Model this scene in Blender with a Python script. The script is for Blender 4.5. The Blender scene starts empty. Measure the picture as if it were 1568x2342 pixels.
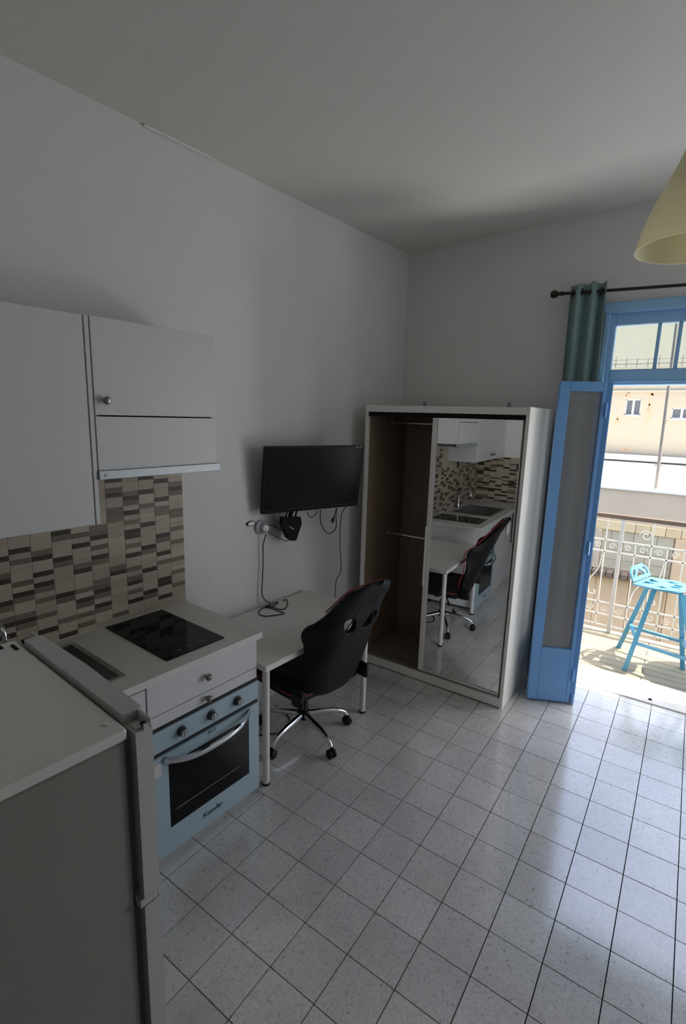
import bpy, bmesh, math, random
from mathutils import Vector, Matrix

random.seed(7)
sc = bpy.context.scene
col = sc.collection

# ------------------------------------------------------------------ camera
CAM = Vector((1.0145, -1.2917, 1.9630))
YAW, PITCH, ROLL, FPX = -0.60374, -0.18843, 0.02884, 1148.5
cy, sy, cp, sp = math.cos(YAW), math.sin(YAW), math.cos(PITCH), math.sin(PITCH)
fw = Vector((sy * cp, cy * cp, sp)); rt = Vector((cy, -sy, 0)); up = rt.cross(fw)
r2 = rt * math.cos(ROLL) + up * math.sin(ROLL); u2 = -rt * math.sin(ROLL) + up * math.cos(ROLL)
cam_data = bpy.data.cameras.new('camera'); cam = bpy.data.objects.new('camera', cam_data); col.objects.link(cam)
cam.matrix_world = Matrix(((r2.x, u2.x, -fw.x, CAM.x), (r2.y, u2.y, -fw.y, CAM.y), (r2.z, u2.z, -fw.z, CAM.z), (0, 0, 0, 1)))
cam_data.sensor_fit = 'HORIZONTAL'; cam_data.sensor_width = 36.0; cam_data.lens = FPX / 1568 * 36
cam_data.clip_start = 0.02; cam_data.clip_end = 300
sc.camera = cam

# ------------------------------------------------------------------ sky, sun, exposure
SUN_EL, SUN_AZ = math.radians(68), math.radians(18)      # azimuth from +x towards +y
SUN_STRENGTH, SKY_STRENGTH, EXPOSURE = 9.0, 0.46, 0.5
FILL_SKY_W, FILL_BOUNCE_W = 26.0, 85.0      # fill lamps added at an invented back-wall window, imitating sky and balcony bounce
world = bpy.data.worlds.new('sky'); sc.world = world; world.use_nodes = True
wn, wl = world.node_tree.nodes, world.node_tree.links
wn.clear()
sky = wn.new('ShaderNodeTexSky'); sky.sky_type = 'NISHITA'; sky.sun_disc = False
sky.sun_elevation = SUN_EL; sky.sun_rotation = math.pi / 2 - SUN_AZ; sky.air_density = 1.0; sky.dust_density = 4.0
bg = wn.new('ShaderNodeBackground'); bg.inputs['Strength'].default_value = SKY_STRENGTH
wo = wn.new('ShaderNodeOutputWorld')
wl.new(sky.outputs[0], bg.inputs[0]); wl.new(bg.outputs[0], wo.inputs[0])
sd = bpy.data.lights.new('sun', 'SUN'); sd.energy = SUN_STRENGTH; sd.angle = math.radians(0.6); sd.color = (1.0, 0.92, 0.76)
so = bpy.data.objects.new('sun', sd); col.objects.link(so)
to_sun = Vector((math.cos(SUN_AZ) * math.cos(SUN_EL), math.sin(SUN_AZ) * math.cos(SUN_EL), math.sin(SUN_EL)))
so.rotation_euler = to_sun.to_track_quat('Z', 'Y').to_euler(); so.location = (4, 6, 12)
dl = bpy.data.lights.new('fill_daylight', 'AREA'); dl.shape = 'RECTANGLE'; dl.size = 1.15; dl.size_y = 2.3; dl.energy = FILL_SKY_W; dl.color = (0.94, 0.95, 1.0)  # added fill lamp just inside the invented window
dlo = bpy.data.objects.new('fill_daylight', dl); col.objects.link(dlo); dlo.location = (2.52, 2.664, 1.55); dlo.rotation_euler = (math.radians(-90), 0, 0)
dl2 = bpy.data.lights.new('fill_bounce', 'AREA'); dl2.shape = 'RECTANGLE'; dl2.size = 1.15; dl2.size_y = 0.9; dl2.energy = FILL_BOUNCE_W; dl2.color = (1.0, 0.97, 0.90)  # added fill lamp tilted upwards, imitating bounce from the sunny balcony
dlo2 = bpy.data.objects.new('fill_bounce', dl2); col.objects.link(dlo2); dlo2.location = (2.52, 3.35, 0.45); dlo2.rotation_euler = (math.radians(-140), 0, 0)
vs = sc.view_settings
sc.display_settings.display_device = 'sRGB'
vs.view_transform = 'Standard'; vs.look = 'None'; vs.gamma = 1.0; vs.use_curve_mapping = False; vs.exposure = EXPOSURE
sc.cycles.adaptive_threshold = 0.02; sc.cycles.max_bounces = 10; sc.cycles.diffuse_bounces = 6; sc.cycles.glossy_bounces = 6; sc.cycles.transparent_max_bounces = 16
sc.cycles.use_denoising = True; sc.cycles.sample_clamp_indirect = 6.0
sc.cycles.caustics_reflective = False; sc.cycles.caustics_refractive = False

# ------------------------------------------------------------------ materials
MATS = {}
def material(name, color, rough=0.5, metal=0.0, spec=0.5, noise=0.0, scale=8.0, bump=0.0, bscale=60.0, coat=0.0, coords='Object', rand=0.0):
    if name in MATS: return MATS[name]
    m = bpy.data.materials.new(name); m.use_nodes = True
    n, l = m.node_tree.nodes, m.node_tree.links
    b = n['Principled BSDF']
    b.inputs['Base Color'].default_value = (*color, 1); b.inputs['Roughness'].default_value = rough
    b.inputs['Metallic'].default_value = metal; b.inputs['Specular IOR Level'].default_value = spec
    b.inputs['Coat Weight'].default_value = coat; b.inputs['Coat Roughness'].default_value = 0.08
    tc = n.new('ShaderNodeTexCoord')
    if noise > 0 or rand > 0:
        t = n.new('ShaderNodeTexNoise'); t.inputs['Scale'].default_value = scale; t.inputs['Detail'].default_value = 6
        l.new(tc.outputs[coords], t.inputs['Vector'])
        mx = n.new('ShaderNodeMix'); mx.data_type = 'RGBA'
        mx.inputs['A'].default_value = (*[max(0, c * (1 - noise)) for c in color], 1)
        mx.inputs['B'].default_value = (*[min(1, c * (1 + noise)) for c in color], 1)
        l.new(t.outputs['Fac'], mx.inputs['Factor'])
        out = mx.outputs['Result']
        if rand > 0:
            oi = n.new('ShaderNodeObjectInfo'); mr = n.new('ShaderNodeMapRange')
            mr.inputs['To Min'].default_value = 1 - rand; mr.inputs['To Max'].default_value = 1 + rand
            l.new(oi.outputs['Random'], mr.inputs['Value'])
            hs = n.new('ShaderNodeHueSaturation'); l.new(mr.outputs['Result'], hs.inputs['Value']); l.new(out, hs.inputs['Color'])
            out = hs.outputs['Color']
        l.new(out, b.inputs['Base Color'])
    if bump > 0:
        t2 = n.new('ShaderNodeTexNoise'); t2.inputs['Scale'].default_value = bscale; t2.inputs['Detail'].default_value = 4
        l.new(tc.outputs[coords], t2.inputs['Vector'])
        bp = n.new('ShaderNodeBump'); bp.inputs['Strength'].default_value = bump; bp.inputs['Distance'].default_value = 0.01
        l.new(t2.outputs['Fac'], bp.inputs['Height']); l.new(bp.outputs['Normal'], b.inputs['Normal'])
    MATS[name] = m
    return m

def terrazzo():
    m = material('terrazzo', (0.56, 0.545, 0.525), 0.16, 0, 0.6)
    n, l = m.node_tree.nodes, m.node_tree.links; b = n['Principled BSDF']
    g = n.new('ShaderNodeNewGeometry')
    v = n.new('ShaderNodeTexVoronoi'); v.inputs['Scale'].default_value = 130; l.new(g.outputs['Position'], v.inputs['Vector'])
    cr = n.new('ShaderNodeValToRGB'); cr.color_ramp.interpolation = 'CONSTANT'
    e = cr.color_ramp.elements
    e[0].position = 0; e[0].color = (0.42, 0.41, 0.40, 1); e[1].position = 0.10; e[1].color = (0.56, 0.545, 0.53, 1)
    for p, c in ((0.3, (0.66, 0.645, 0.62, 1)), (0.62, (0.62, 0.605, 0.585, 1)), (0.9, (0.71, 0.695, 0.67, 1))):
        x = e.new(p); x.color = c
    l.new(v.outputs['Color'], cr.inputs['Fac'])
    ns = n.new('ShaderNodeTexNoise'); ns.inputs['Scale'].default_value = 3.0; ns.inputs['Detail'].default_value = 5
    l.new(g.outputs['Position'], ns.inputs['Vector'])
    b.inputs['IOR'].default_value = 1.95
    mr = n.new('ShaderNodeMapRange'); mr.inputs['From Min'].default_value = 0.3; mr.inputs['From Max'].default_value = 0.7
    mr.inputs['To Min'].default_value = 0.88; mr.inputs['To Max'].default_value = 1.08; l.new(ns.outputs['Fac'], mr.inputs['Value'])
    oi = n.new('ShaderNodeObjectInfo'); mo = n.new('ShaderNodeMapRange'); mo.inputs['To Min'].default_value = 0.93; mo.inputs['To Max'].default_value = 1.06
    l.new(oi.outputs['Random'], mo.inputs['Value'])
    mu = n.new('ShaderNodeMath'); mu.operation = 'MULTIPLY'; l.new(mr.outputs['Result'], mu.inputs[0]); l.new(mo.outputs['Result'], mu.inputs[1])
    hs = n.new('ShaderNodeHueSaturation'); l.new(mu.outputs[0], hs.inputs['Value']); l.new(cr.outputs['Color'], hs.inputs['Color'])
    l.new(hs.outputs['Color'], b.inputs['Base Color'])
    rr = n.new('ShaderNodeMapRange'); rr.inputs['To Min'].default_value = 0.08; rr.inputs['To Max'].default_value = 0.22
    n2 = n.new('ShaderNodeTexNoise'); n2.inputs['Scale'].default_value = 7; n2.inputs['Detail'].default_value = 6; l.new(g.outputs['Position'], n2.inputs['Vector'])
    l.new(n2.outputs['Fac'], rr.inputs['Value']); l.new(rr.outputs['Result'], b.inputs['Roughness'])
    return m

def glass(name, tint=(0.9, 0.93, 0.93), refl=0.12, rough=0.02, haze=0.0):
    m = bpy.data.materials.new(name); m.use_nodes = True
    n, l = m.node_tree.nodes, m.node_tree.links; n.clear()
    o = n.new('ShaderNodeOutputMaterial'); t = n.new('ShaderNodeBsdfTransparent'); t.inputs[0].default_value = (*tint, 1)
    g = n.new('ShaderNodeBsdfGlossy'); g.inputs['Roughness'].default_value = rough
    f = n.new('ShaderNodeFresnel'); f.inputs['IOR'].default_value = 1.5
    mx = n.new('ShaderNodeMixShader'); l.new(f.outputs[0], mx.inputs[0]); l.new(t.outputs[0], mx.inputs[1]); l.new(g.outputs[0], mx.inputs[2])
    last = mx.outputs[0]
    if haze > 0:
        d = n.new('ShaderNodeBsdfDiffuse'); d.inputs[0].default_value = (0.75, 0.74, 0.72, 1)
        m2 = n.new('ShaderNodeMixShader'); m2.inputs[0].default_value = haze
        l.new(last, m2.inputs[1]); l.new(d.outputs[0], m2.inputs[2]); last = m2.outputs[0]
    l.new(last, o.inputs[0])
    MATS[name] = m
    return m

def wood(name, c1, c2, scale=6.0, rough=0.55, axis=2):
    m = material(name, c1, rough)
    n, l = m.node_tree.nodes, m.node_tree.links; b = n['Principled BSDF']
    tc = n.new('ShaderNodeTexCoord'); mp = n.new('ShaderNodeMapping')
    s = [14, 14, 14]; s[axis] = 0.8; mp.inputs['Scale'].default_value = s
    l.new(tc.outputs['Object'], mp.inputs[0])
    t = n.new('ShaderNodeTexNoise'); t.inputs['Scale'].default_value = scale / 4; t.inputs['Detail'].default_value = 8; l.new(mp.outputs[0], t.inputs['Vector'])
    mx = n.new('ShaderNodeMix'); mx.data_type = 'RGBA'; mx.inputs['A'].default_value = (*c1, 1); mx.inputs['B'].default_value = (*c2, 1)
    l.new(t.outputs['Fac'], mx.inputs['Factor']); l.new(mx.outputs['Result'], b.inputs['Base Color'])
    return m

WALL = material('wall_paint', (0.72, 0.71, 0.70), 0.85, 0, 0.2, noise=0.03, scale=1.3, bump=0.12, bscale=35)
CEIL = material('ceiling_paint', (0.66, 0.65, 0.61), 0.9, 0, 0.1, noise=0.05, scale=0.9, bump=0.1, bscale=40)
TERR = terrazzo()
GROUT = material('dark_grout', (0.035, 0.033, 0.03), 0.9, noise=0.3, scale=20)
LAM = material('white_laminate', (0.60, 0.60, 0.60), 0.42, noise=0.02, scale=3)
LAM2 = material('white_carcass', (0.66, 0.66, 0.65), 0.5, noise=0.02, scale=3)
WORKTOP = material('worktop_laminate', (0.64, 0.625, 0.585), 0.38, noise=0.05, scale=40)
DESKTOP = material('desk_white', (0.72, 0.70, 0.655), 0.45, noise=0.02, scale=5)
GREYPAINT = material('grey_steel_paint', (0.70, 0.685, 0.655), 0.4, noise=0.02)
FRIDGE_SHADED_SIDE = material('fridge_shaded_enamel', (0.25, 0.24, 0.22), 0.42, noise=0.04, scale=3, bump=0.05, bscale=220)  # white fridge's body darkened: the shade on its side is in the colour
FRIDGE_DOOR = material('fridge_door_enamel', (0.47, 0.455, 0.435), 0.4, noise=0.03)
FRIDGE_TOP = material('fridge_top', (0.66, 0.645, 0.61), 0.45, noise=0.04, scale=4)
RUBBER = material('black_rubber', (0.012, 0.012, 0.012), 0.7)
GASKET = material('grey_gasket', (0.17, 0.16, 0.15), 0.7)
BLACKGLASS = material('black_glass', (0.004, 0.0045, 0.005), 0.10, 0, 0.18)
SCREEN = material('screen_black', (0.003, 0.0035, 0.0045), 0.22, 0, 0.12)
BLACKPLASTIC = material('black_plastic', (0.007, 0.007, 0.008), 0.42, 0, 0.25)
MATTBLACK = material('matt_black', (0.006, 0.006, 0.006), 0.65, 0, 0.2)
LEATHER = material('black_leatherette', (0.006, 0.006, 0.007), 0.5, 0, 0.22, noise=0.2, scale=30, bump=0.15, bscale=260)
REDTRIM = material('red_trim', (0.28, 0.015, 0.018), 0.45, bump=0.1, bscale=200)
CHROME = material('chrome', (0.72, 0.73, 0.75), 0.12, 1.0)
STEEL = material('brushed_steel', (0.50, 0.50, 0.49), 0.30, 1.0, bump=0.05, bscale=120)
ALU = material('hood_aluminium', (0.42, 0.45, 0.47), 0.5, 0.6)
ENAMEL = material('pale_blue_enamel', (0.35, 0.46, 0.52), 0.3, noise=0.02)
KNOB = material('aged_nickel', (0.22, 0.20, 0.18), 0.3, 0.9)
DIAL = material('dial_grey', (0.035, 0.035, 0.037), 0.4, 0.0)
DARK_GAP = material('dark_gap', (0.012, 0.012, 0.012), 0.9)
WARDWHITE = material('wardrobe_white', (0.86, 0.84, 0.79), 0.45, noise=0.02)
BROWN = wood('dark_wardrobe_wood', (0.34, 0.255, 0.18), (0.20, 0.145, 0.10))
MIRROR = material('mirror_silver', (0.96, 0.965, 0.95), 0.01, 1.0)
BLUE = material('blue_gloss_paint', (0.18, 0.40, 0.76), 0.35, noise=0.10, scale=4, bump=0.05, bscale=30)
BLUEFRAME = material('blue_grey_paint', (0.33, 0.58, 0.86), 0.4, noise=0.08, scale=4)
TEAL = material('teal_curtain', (0.27, 0.38, 0.385), 0.9, 0, 0.1, noise=0.12, scale=60, bump=0.2, bscale=400)
BRONZE = material('dark_bronze', (0.035, 0.026, 0.022), 0.4, 0.6)
SHADE = material('cream_lamp_shade', (0.93, 0.89, 0.70), 0.35, noise=0.02)
_n, _l = SHADE.node_tree.nodes, SHADE.node_tree.links
_t = _n.new('ShaderNodeBsdfTranslucent'); _t.inputs[0].default_value = (0.96, 0.91, 0.70, 1)
_m = _n.new('ShaderNodeMixShader'); _m.inputs[0].default_value = 0.45
_l.new(_n['Principled BSDF'].outputs[0], _m.inputs[1]); _l.new(_t.outputs[0], _m.inputs[2]); _l.new(_m.outputs[0], _n['Material Output'].inputs[0])
TEXTDARK = material('dark_print', (0.015, 0.025, 0.035), 0.5)
TEXTPALE = material('pale_print', (0.6, 0.6, 0.6), 0.5)
CABLE = material('black_cable', (0.012, 0.012, 0.012), 0.5)
WHITEPLASTIC = material('white_plastic', (0.75, 0.76, 0.77), 0.35)
GREYPLASTIC = material('grey_plastic', (0.30, 0.31, 0.33), 0.4)
MARBLE = material('grey_marble_sill', (0.60, 0.585, 0.55), 0.4, noise=0.15, scale=9)
PLANK = material('cream_balcony_tile', (0.27, 0.232, 0.155), 0.6, noise=0.10, scale=6, rand=0.05)
STOOLBLUE = material('turquoise_metal', (0.085, 0.30, 0.45), 0.35, noise=0.05)
IRON = material('white_iron', (0.74, 0.72, 0.66), 0.5, noise=0.1, scale=30)
IRONPOST = material('grey_iron', (0.50, 0.48, 0.45), 0.5, noise=0.1, scale=30)
HANDRAIL = wood('brown_handrail', (0.16, 0.105, 0.07), (0.09, 0.06, 0.04), axis=0)
PLASTER = material('beige_plaster', (0.62, 0.51, 0.37), 0.9, noise=0.10, scale=1.2, bump=0.2, bscale=20)
YBLOCK = material('yellow_block', (0.80, 0.62, 0.36), 0.85, noise=0.12, scale=6, rand=0.08)
GPANEL = material('grey_green_render', (0.55, 0.48, 0.33), 0.9, noise=0.12, scale=4, rand=0.05)
TAN = material('tan_render', (0.76, 0.55, 0.33), 0.9, noise=0.12, scale=3, rand=0.04)
TILEBROWN = material('brown_roof_tile', (0.20, 0.15, 0.11), 0.8, noise=0.3, scale=15)
ROOFWHITE = material('white_roof_coating', (0.86, 0.85, 0.82), 0.8, noise=0.05, scale=1)
ASPHALT = material('asphalt', (0.22, 0.21, 0.20), 0.9, noise=0.2, scale=3)
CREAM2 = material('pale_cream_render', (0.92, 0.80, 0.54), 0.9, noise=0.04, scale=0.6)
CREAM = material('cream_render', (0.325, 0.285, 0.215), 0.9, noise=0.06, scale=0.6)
WINGLASS = material('window_dark_glass', (0.10, 0.11, 0.12), 0.15)
POLEWOOD = material('grey_pole', (0.20, 0.18, 0.15), 0.8, noise=0.2, scale=10)
GLASS = glass('clear_glass')
HAZEGLASS = glass('hazy_glass', tint=(0.8, 0.82, 0.84), haze=0.27)  # clear pane blended with a flat pale diffuse layer
MOS = {'L': material('mosaic_beige', (0.43, 0.375, 0.295), 0.45, 0, 0.3, noise=0.12, scale=60, rand=0.12),
       'M': material('mosaic_mid_brown', (0.175, 0.135, 0.10), 0.45, 0, 0.3, noise=0.16, scale=60, rand=0.16),
       'D': material('mosaic_dark_brown', (0.055, 0.038, 0.027), 0.45, 0, 0.3, noise=0.2, scale=60, rand=0.2)}
MGROUT = material('mosaic_grout', (0.58, 0.54, 0.46), 0.9)

# ------------------------------------------------------------------ geometry helpers
TH = 0.055
KO = Vector((-1.26, 0.45, 0))
EK = Vector((math.sin(TH), math.cos(TH), 0)); NK = Vector((math.cos(TH), -math.sin(TH), 0))
def kw(a, b, z): return KO + NK * a + EK * b + Vector((0, 0, z))

class B:
    def __init__(s): s.bm = bmesh.new()
    def box(s, x0, x1, y0, y1, z0, z1, bev=0.0, seg=1):
        r = bmesh.ops.create_cube(s.bm, size=1.0)
        vv = r['verts']
        for v in vv:
            v.co = Vector(((x0 + x1) / 2 + v.co.x * (x1 - x0), (y0 + y1) / 2 + v.co.y * (y1 - y0), (z0 + z1) / 2 + v.co.z * (z1 - z0)))
        if bev > 0:
            ed = list({e for v in vv for e in v.link_edges})
            bmesh.ops.bevel(s.bm, geom=ed, offset=bev, segments=seg, affect='EDGES', profile=0.5)
        return s
    def tube(s, pts, r, n=10, closed=False, sq=False, taper=None):
        pts = [Vector(p) for p in pts]; N = len(pts); rings = []
        prev = None
        for i, p in enumerate(pts):
            a = pts[(i - 1) % N] if (closed or i > 0) else p
            c = pts[(i + 1) % N] if (closed or i < N - 1) else p
            t = (c - a).normalized()
            if prev is None:
                ref = Vector((0, 0, 1)) if abs(t.z) < 0.9 else Vector((1, 0, 0))
                u = t.cross(ref).normalized()
            else:
                u = (prev - t * prev.dot(t)).normalized()
            prev = u; v = t.cross(u)
            rr = r if taper is None else taper[i]
            k = 4 if sq else n
            ring = []
            for j in range(k):
                an = 2 * math.pi * (j + (0.5 if sq else 0)) / k
                ring.append(s.bm.verts.new(p + (u * math.cos(an) + v * math.sin(an)) * (rr * (1.414 if sq else 1))))
            rings.append(ring)
        k = len(rings[0])
        for i in range(N if closed else N - 1):
            A, C = rings[i], rings[(i + 1) % N]
            for j in range(k):
                s.bm.faces.new((A[j], A[(j + 1) % k], C[(j + 1) % k], C[j]))
        if not closed:
            s.bm.faces.new(rings[0][::-1]); s.bm.faces.new(rings[-1])
        return s
    def lathe(s, prof, n=24, at=(0, 0, 0), cap=True):
        at = Vector(at); rings = []
        for r, z in prof:
            rings.append([s.bm.verts.new(at + Vector((r * math.cos(2 * math.pi * j / n), r * math.sin(2 * math.pi * j / n), z))) for j in range(n)])
        for A, C in zip(rings, rings[1:]):
            for j in range(n): s.bm.faces.new((A[j], A[(j + 1) % n], C[(j + 1) % n], C[j]))
        if cap:
            s.bm.faces.new(rings[0][::-1]); s.bm.faces.new(rings[-1])
        return s
    def prism(s, poly, lo, hi, axis=2):
        def P(q, h):
            if axis == 2: return Vector((q[0], q[1], h))
            if axis == 1: return Vector((q[0], h, q[1]))
            return Vector((h, q[0], q[1]))
        A = [s.bm.verts.new(P(q, lo)) for q in poly]; C = [s.bm.verts.new(P(q, hi)) for q in poly]
        n = len(poly)
        s.bm.faces.new(A[::-1]); s.bm.faces.new(C)
        for j in range(n): s.bm.faces.new((A[j], A[(j + 1) % n], C[(j + 1) % n], C[j]))
        return s
    def wheel(s, c, ax, r, h, n=18):
        c, ax = Vector(c), Vector(ax).normalized()
        return s.tube([c - ax * h / 2, c - ax * h * 0.35, c + ax * h * 0.35, c + ax * h / 2], r, n, taper=[r * 0.86, r, r, r * 0.86])
    def mesh(s, me, mat=None):
        b2 = bmesh.new(); b2.from_mesh(me)
        if mat is not None: b2.transform(mat)
        tmp = bpy.data.meshes.new('tmp'); b2.to_mesh(tmp); b2.free(); s.bm.from_mesh(tmp); bpy.data.meshes.remove(tmp)
        return s
    def data(s, name, mat, off=(0, 0, 0), smooth=False):
        s.bm.normal_update()
        bmesh.ops.recalc_face_normals(s.bm, faces=s.bm.faces[:])
        if any(off): bmesh.ops.translate(s.bm, verts=s.bm.verts[:], vec=-Vector(off))
        me = bpy.data.meshes.new(name); s.bm.to_mesh(me); s.bm.free()
        me.materials.append(mat)
        if smooth:
            me.shade_smooth(); me.set_sharp_from_angle(angle=math.radians(38))
        return me

OFF = {}
def thing(name, label, cat, base=(0, 0, 0), frame='W', rot=0.0, group=None, local=False):
    o = bpy.data.objects.new(name, None); col.objects.link(o); o.empty_display_size = 0.1
    place(o, base, frame, rot)
    OFF[o.name] = Vector((0, 0, 0)) if local else Vector(base)
    tag(o, label, cat, group)
    return o
def place(o, base, frame, rot=0.0):
    if frame == 'K': o.location = kw(*base); o.rotation_euler.z = -TH + rot
    else: o.location = base; o.rotation_euler.z = rot
def tag(o, label, cat, group=None):
    o['label'] = label; o['category'] = cat
    if group: o['group'] = group
    return o
def part(th, name, b, mat, smooth=False, mod=None):
    root = th
    while root.parent is not None: root = root.parent
    me = b.data(name, mat, OFF[root.name], smooth)
    o = bpy.data.objects.new(name, me); col.objects.link(o); o.parent = th
    return o
def solo(name, label, cat, b, mat, base=(0, 0, 0), frame='W', rot=0.0, smooth=False, group=None, local=False):
    me = b.data(name, mat, (0, 0, 0) if local else base, smooth)
    o = bpy.data.objects.new(name, me); col.objects.link(o); place(o, base, frame, rot)
    OFF[o.name] = Vector((0, 0, 0)) if local else Vector(base)
    return tag(o, label, cat, group)
def struct(name, b, mat, frame='W', base=(0, 0, 0), smooth=False):
    me = b.data(name, mat, base, smooth)
    o = bpy.data.objects.new(name, me); col.objects.link(o); place(o, base, frame)
    o['kind'] = 'structure'; OFF[o.name] = Vector(base)
    return o
def text_mesh(s, size, depth=0.0004, bold=False):
    c = bpy.data.curves.new('txt', 'FONT'); c.body = s; c.size = size; c.extrude = depth; c.align_x = 'CENTER'; c.align_y = 'CENTER'
    c.offset = size * 0.02 if bold else 0
    c.shear = 0.2 if bold else 0
    c.resolution_u = 3
    o = bpy.data.objects.new('txt', c)
    me = bpy.data.meshes.new_from_object(o); bpy.data.objects.remove(o); bpy.data.curves.remove(c)
    return me
def plate_mesh(outer, holes, th):
    c = bpy.data.curves.new('pl', 'CURVE'); c.dimensions = '2D'; c.fill_mode = 'BOTH'; c.extrude = th / 2
    for poly in [outer] + holes:
        sp_ = c.splines.new('POLY'); sp_.points.add(len(poly) - 1); sp_.use_cyclic_u = True
        for p_, q in zip(sp_.points, poly): p_.co = (q[0], q[1], 0, 1)
    o = bpy.data.objects.new('pl', c); me = bpy.data.meshes.new_from_object(o)
    bpy.data.objects.remove(o); bpy.data.curves.remove(c)
    return me
def smooth_pts(P, per=8, closed=False):
    P = [Vector(p) for p in P]; n = len(P); out = []
    rng = range(n) if closed else range(n - 1)
    for i in rng:
        p0 = P[(i - 1) % n] if (closed or i > 0) else P[0]
        p1, p2 = P[i], P[(i + 1) % n]
        p3 = P[(i + 2) % n] if (closed or i + 2 < n) else P[-1]
        for k in range(per):
            t = k / per
            out.append(0.5 * ((2 * p1) + (p2 - p0) * t + (2 * p0 - 5 * p1 + 4 * p2 - p3) * t * t + (3 * p1 - p0 - 3 * p2 + p3) * t ** 3))
    if not closed: out.append(P[-1])
    return out

# ================================================================== room shell
YB = 2.68           # inner face of the back wall
YF = -1.38          # inner face of the wall behind the sink
XR = 3.7            # right wall
DX0, DX1, DZ = 0.42, 1.72, 2.75     # balcony door opening
WX0, WX1 = 1.92, 3.12               # opening of an unseen window added for the fill lamps
floor = struct('floor', B().box(-1.75, XR, -2.75, YB + 0.0, -0.12, -0.009), GROUT)
me_tile = None
rest = B(); nt = 0
for i in range(-8, 20):
    for j in range(-14, 14):
        x, y = i * 0.2, j * 0.2
        if x > XR - 0.05 or y + 0.2 > YB + 0.14 or y < -2.75: continue
        xw = -1.26 + math.tan(TH) * (y - 0.45)
        if x + 0.2 < xw + 0.0: continue
        x0, x1, y0, y1 = x + 0.002, min(x + 0.198, XR), y + 0.002, min(y + 0.198, YB)
        inview = (-6 <= i <= 6 and -4 <= j <= 13) and not (i > 3 and j < -1)
        full = (x1 - x > 0.19 and y1 - y > 0.19)
        if inview:
            if full:
                if me_tile is None:
                    me_tile = B().box(0.002, 0.198, 0.002, 0.198, -0.010, 0.0).data('floor_tile', TERR)
                me = me_tile
            else:
                me = B().box(0.0012, x1 - x, 0.0012, y1 - y, -0.010, 0.0).data('floor_tile', TERR)
            o = bpy.data.objects.new('floor_tile', me); col.objects.link(o)
            o.location = (x, y, random.uniform(-0.0004, 0.0004)); o.parent = floor; nt += 1
        else:
            rest.box(x0, x1, y0, y1, -0.010, 0.0)
o = part(floor, 'floor_tiles_beyond', rest, TERR); o['kind'] = 'stuff'

wall_left = struct('wall_left', B().box(-0.2, 0, -1.95, 2.45, 0, 3.6), WALL, 'K')
bw = B()
bw.box(-1.35, DX0, YB, YB + 0.3, 0, 3.6); bw.box(DX0, DX1, YB, YB + 0.3, DZ, 3.6)
bw.box(DX1, WX0, YB, YB + 0.3, 0, 3.6); bw.box(WX0, WX1, YB, YB + 0.3, DZ, 3.6)
bw.box(WX0, WX1, YB, YB + 0.3, 0, 0.35); bw.box(WX1, XR + 0.2, YB, YB + 0.3, 0, 3.6)
wall_back = struct('wall_back', bw, WALL)
wall_front = struct('wall_front', B().box(-1.6, 0.42, YF - 0.15, YF, 0, 3.6).box(0.27, 0.42, -2.75, YF, 0, 3.6), WALL)
wall_rear = struct('wall_rear', B().box(0.27, XR + 0.2, -2.9, -2.75, 0, 3.6), WALL)
wall_right = struct('wall_right', B().box(XR, XR + 0.2, -2.75, YB, 0, 3.6), WALL)
added_partition = struct('added_partition', B().box(1.78, 1.90, -2.75, 1.15, 0, 3.6), WALL)  # unseen partition added to block window light from the fridge side
cb = B().box(-1.75, XR + 0.2, -2.9, YB + 0.3, 0, 0.25)
for v in cb.bm.verts: v.co.z += 3.308 + 0.04 * v.co.x + 0.012 * v.co.y
ceiling = struct('ceiling', cb, CEIL)
struct('panel_gap_shade_1', B().tube([kw(0.012, b, 3.308 + 0.04 * kw(0, b, 0).x + 0.012 * kw(0, b, 0).y - 0.006) for b in (-0.15, 0.0, 0.12, 0.25)], 0.008, 6), WALL)
struct('baseboard_right', B().box(XR - 0.015, XR, -2.75, YB, 0, 0.08, 0.003), MARBLE)

# mosaic splashback on the left wall
COLS = {0: '27M 26D 25M 21M 20M 17M 14M 10M 7M 4M', 1: '28D 24D 22M 21M 16D 15M 12D 10M 6D 5D 2D', 2: '29D 26D 23M 19D 14D 13M 9D 4D 3M',
        3: '26M 25D 24M 22D 20M 18D 17D 15M 13D 10M 8M 7D 5M 3D', 4: '29D 27M 26D 23M 22M 21M 11M 10D 1M', 5: '20M 19M 18D 16M 14D 13M 9M 8M 7D 6M 4D 3M',
        6: '19M 17D 13M 12D 8M 6D 5M 3M 1M', 7: '20D 19M 15D 14M 8D 7M 3M 0D', 8: '17M 16D 13D 11D 10M 8M 5M 2D', 9: '18D 16M 12M 10D 9M 6M 5D 4M', 10: '17D 14M 13D 9D 8M 6M 5D 3D'}
PW, PH = 0.0855, 0.0245
part(wall_left, 'grout_bed', B().box(0.0, 0.0068, -1.80, -0.005, 0.90, 1.69), MGROUT)
shared = {}
beyond = {'L': B(), 'M': B(), 'D': B()}
npiece = 0
def mosaic_column(k):
    ztop = 1.69 if k <= 7 else 1.50
    n = int((ztop - 0.905) / PH)
    row = ['L'] * n
    if k in COLS:
        for e in COLS[k].split():
            q = int(e[:-1])
            if q < n: row[q] = e[-1]
    else:
        for q in range(n):
            r = random.random(); row[q] = 'D' if r < 0.2 else ('M' if r < 0.42 else 'L')
    q = 0; out = []
    while q < n:
        h = 1
        if row[q] == 'L' and q + 1 < n and row[q + 1] == 'L' and random.random() < 0.65: h = 2
        out.append((q, h, row[q])); q += h
    return out
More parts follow.
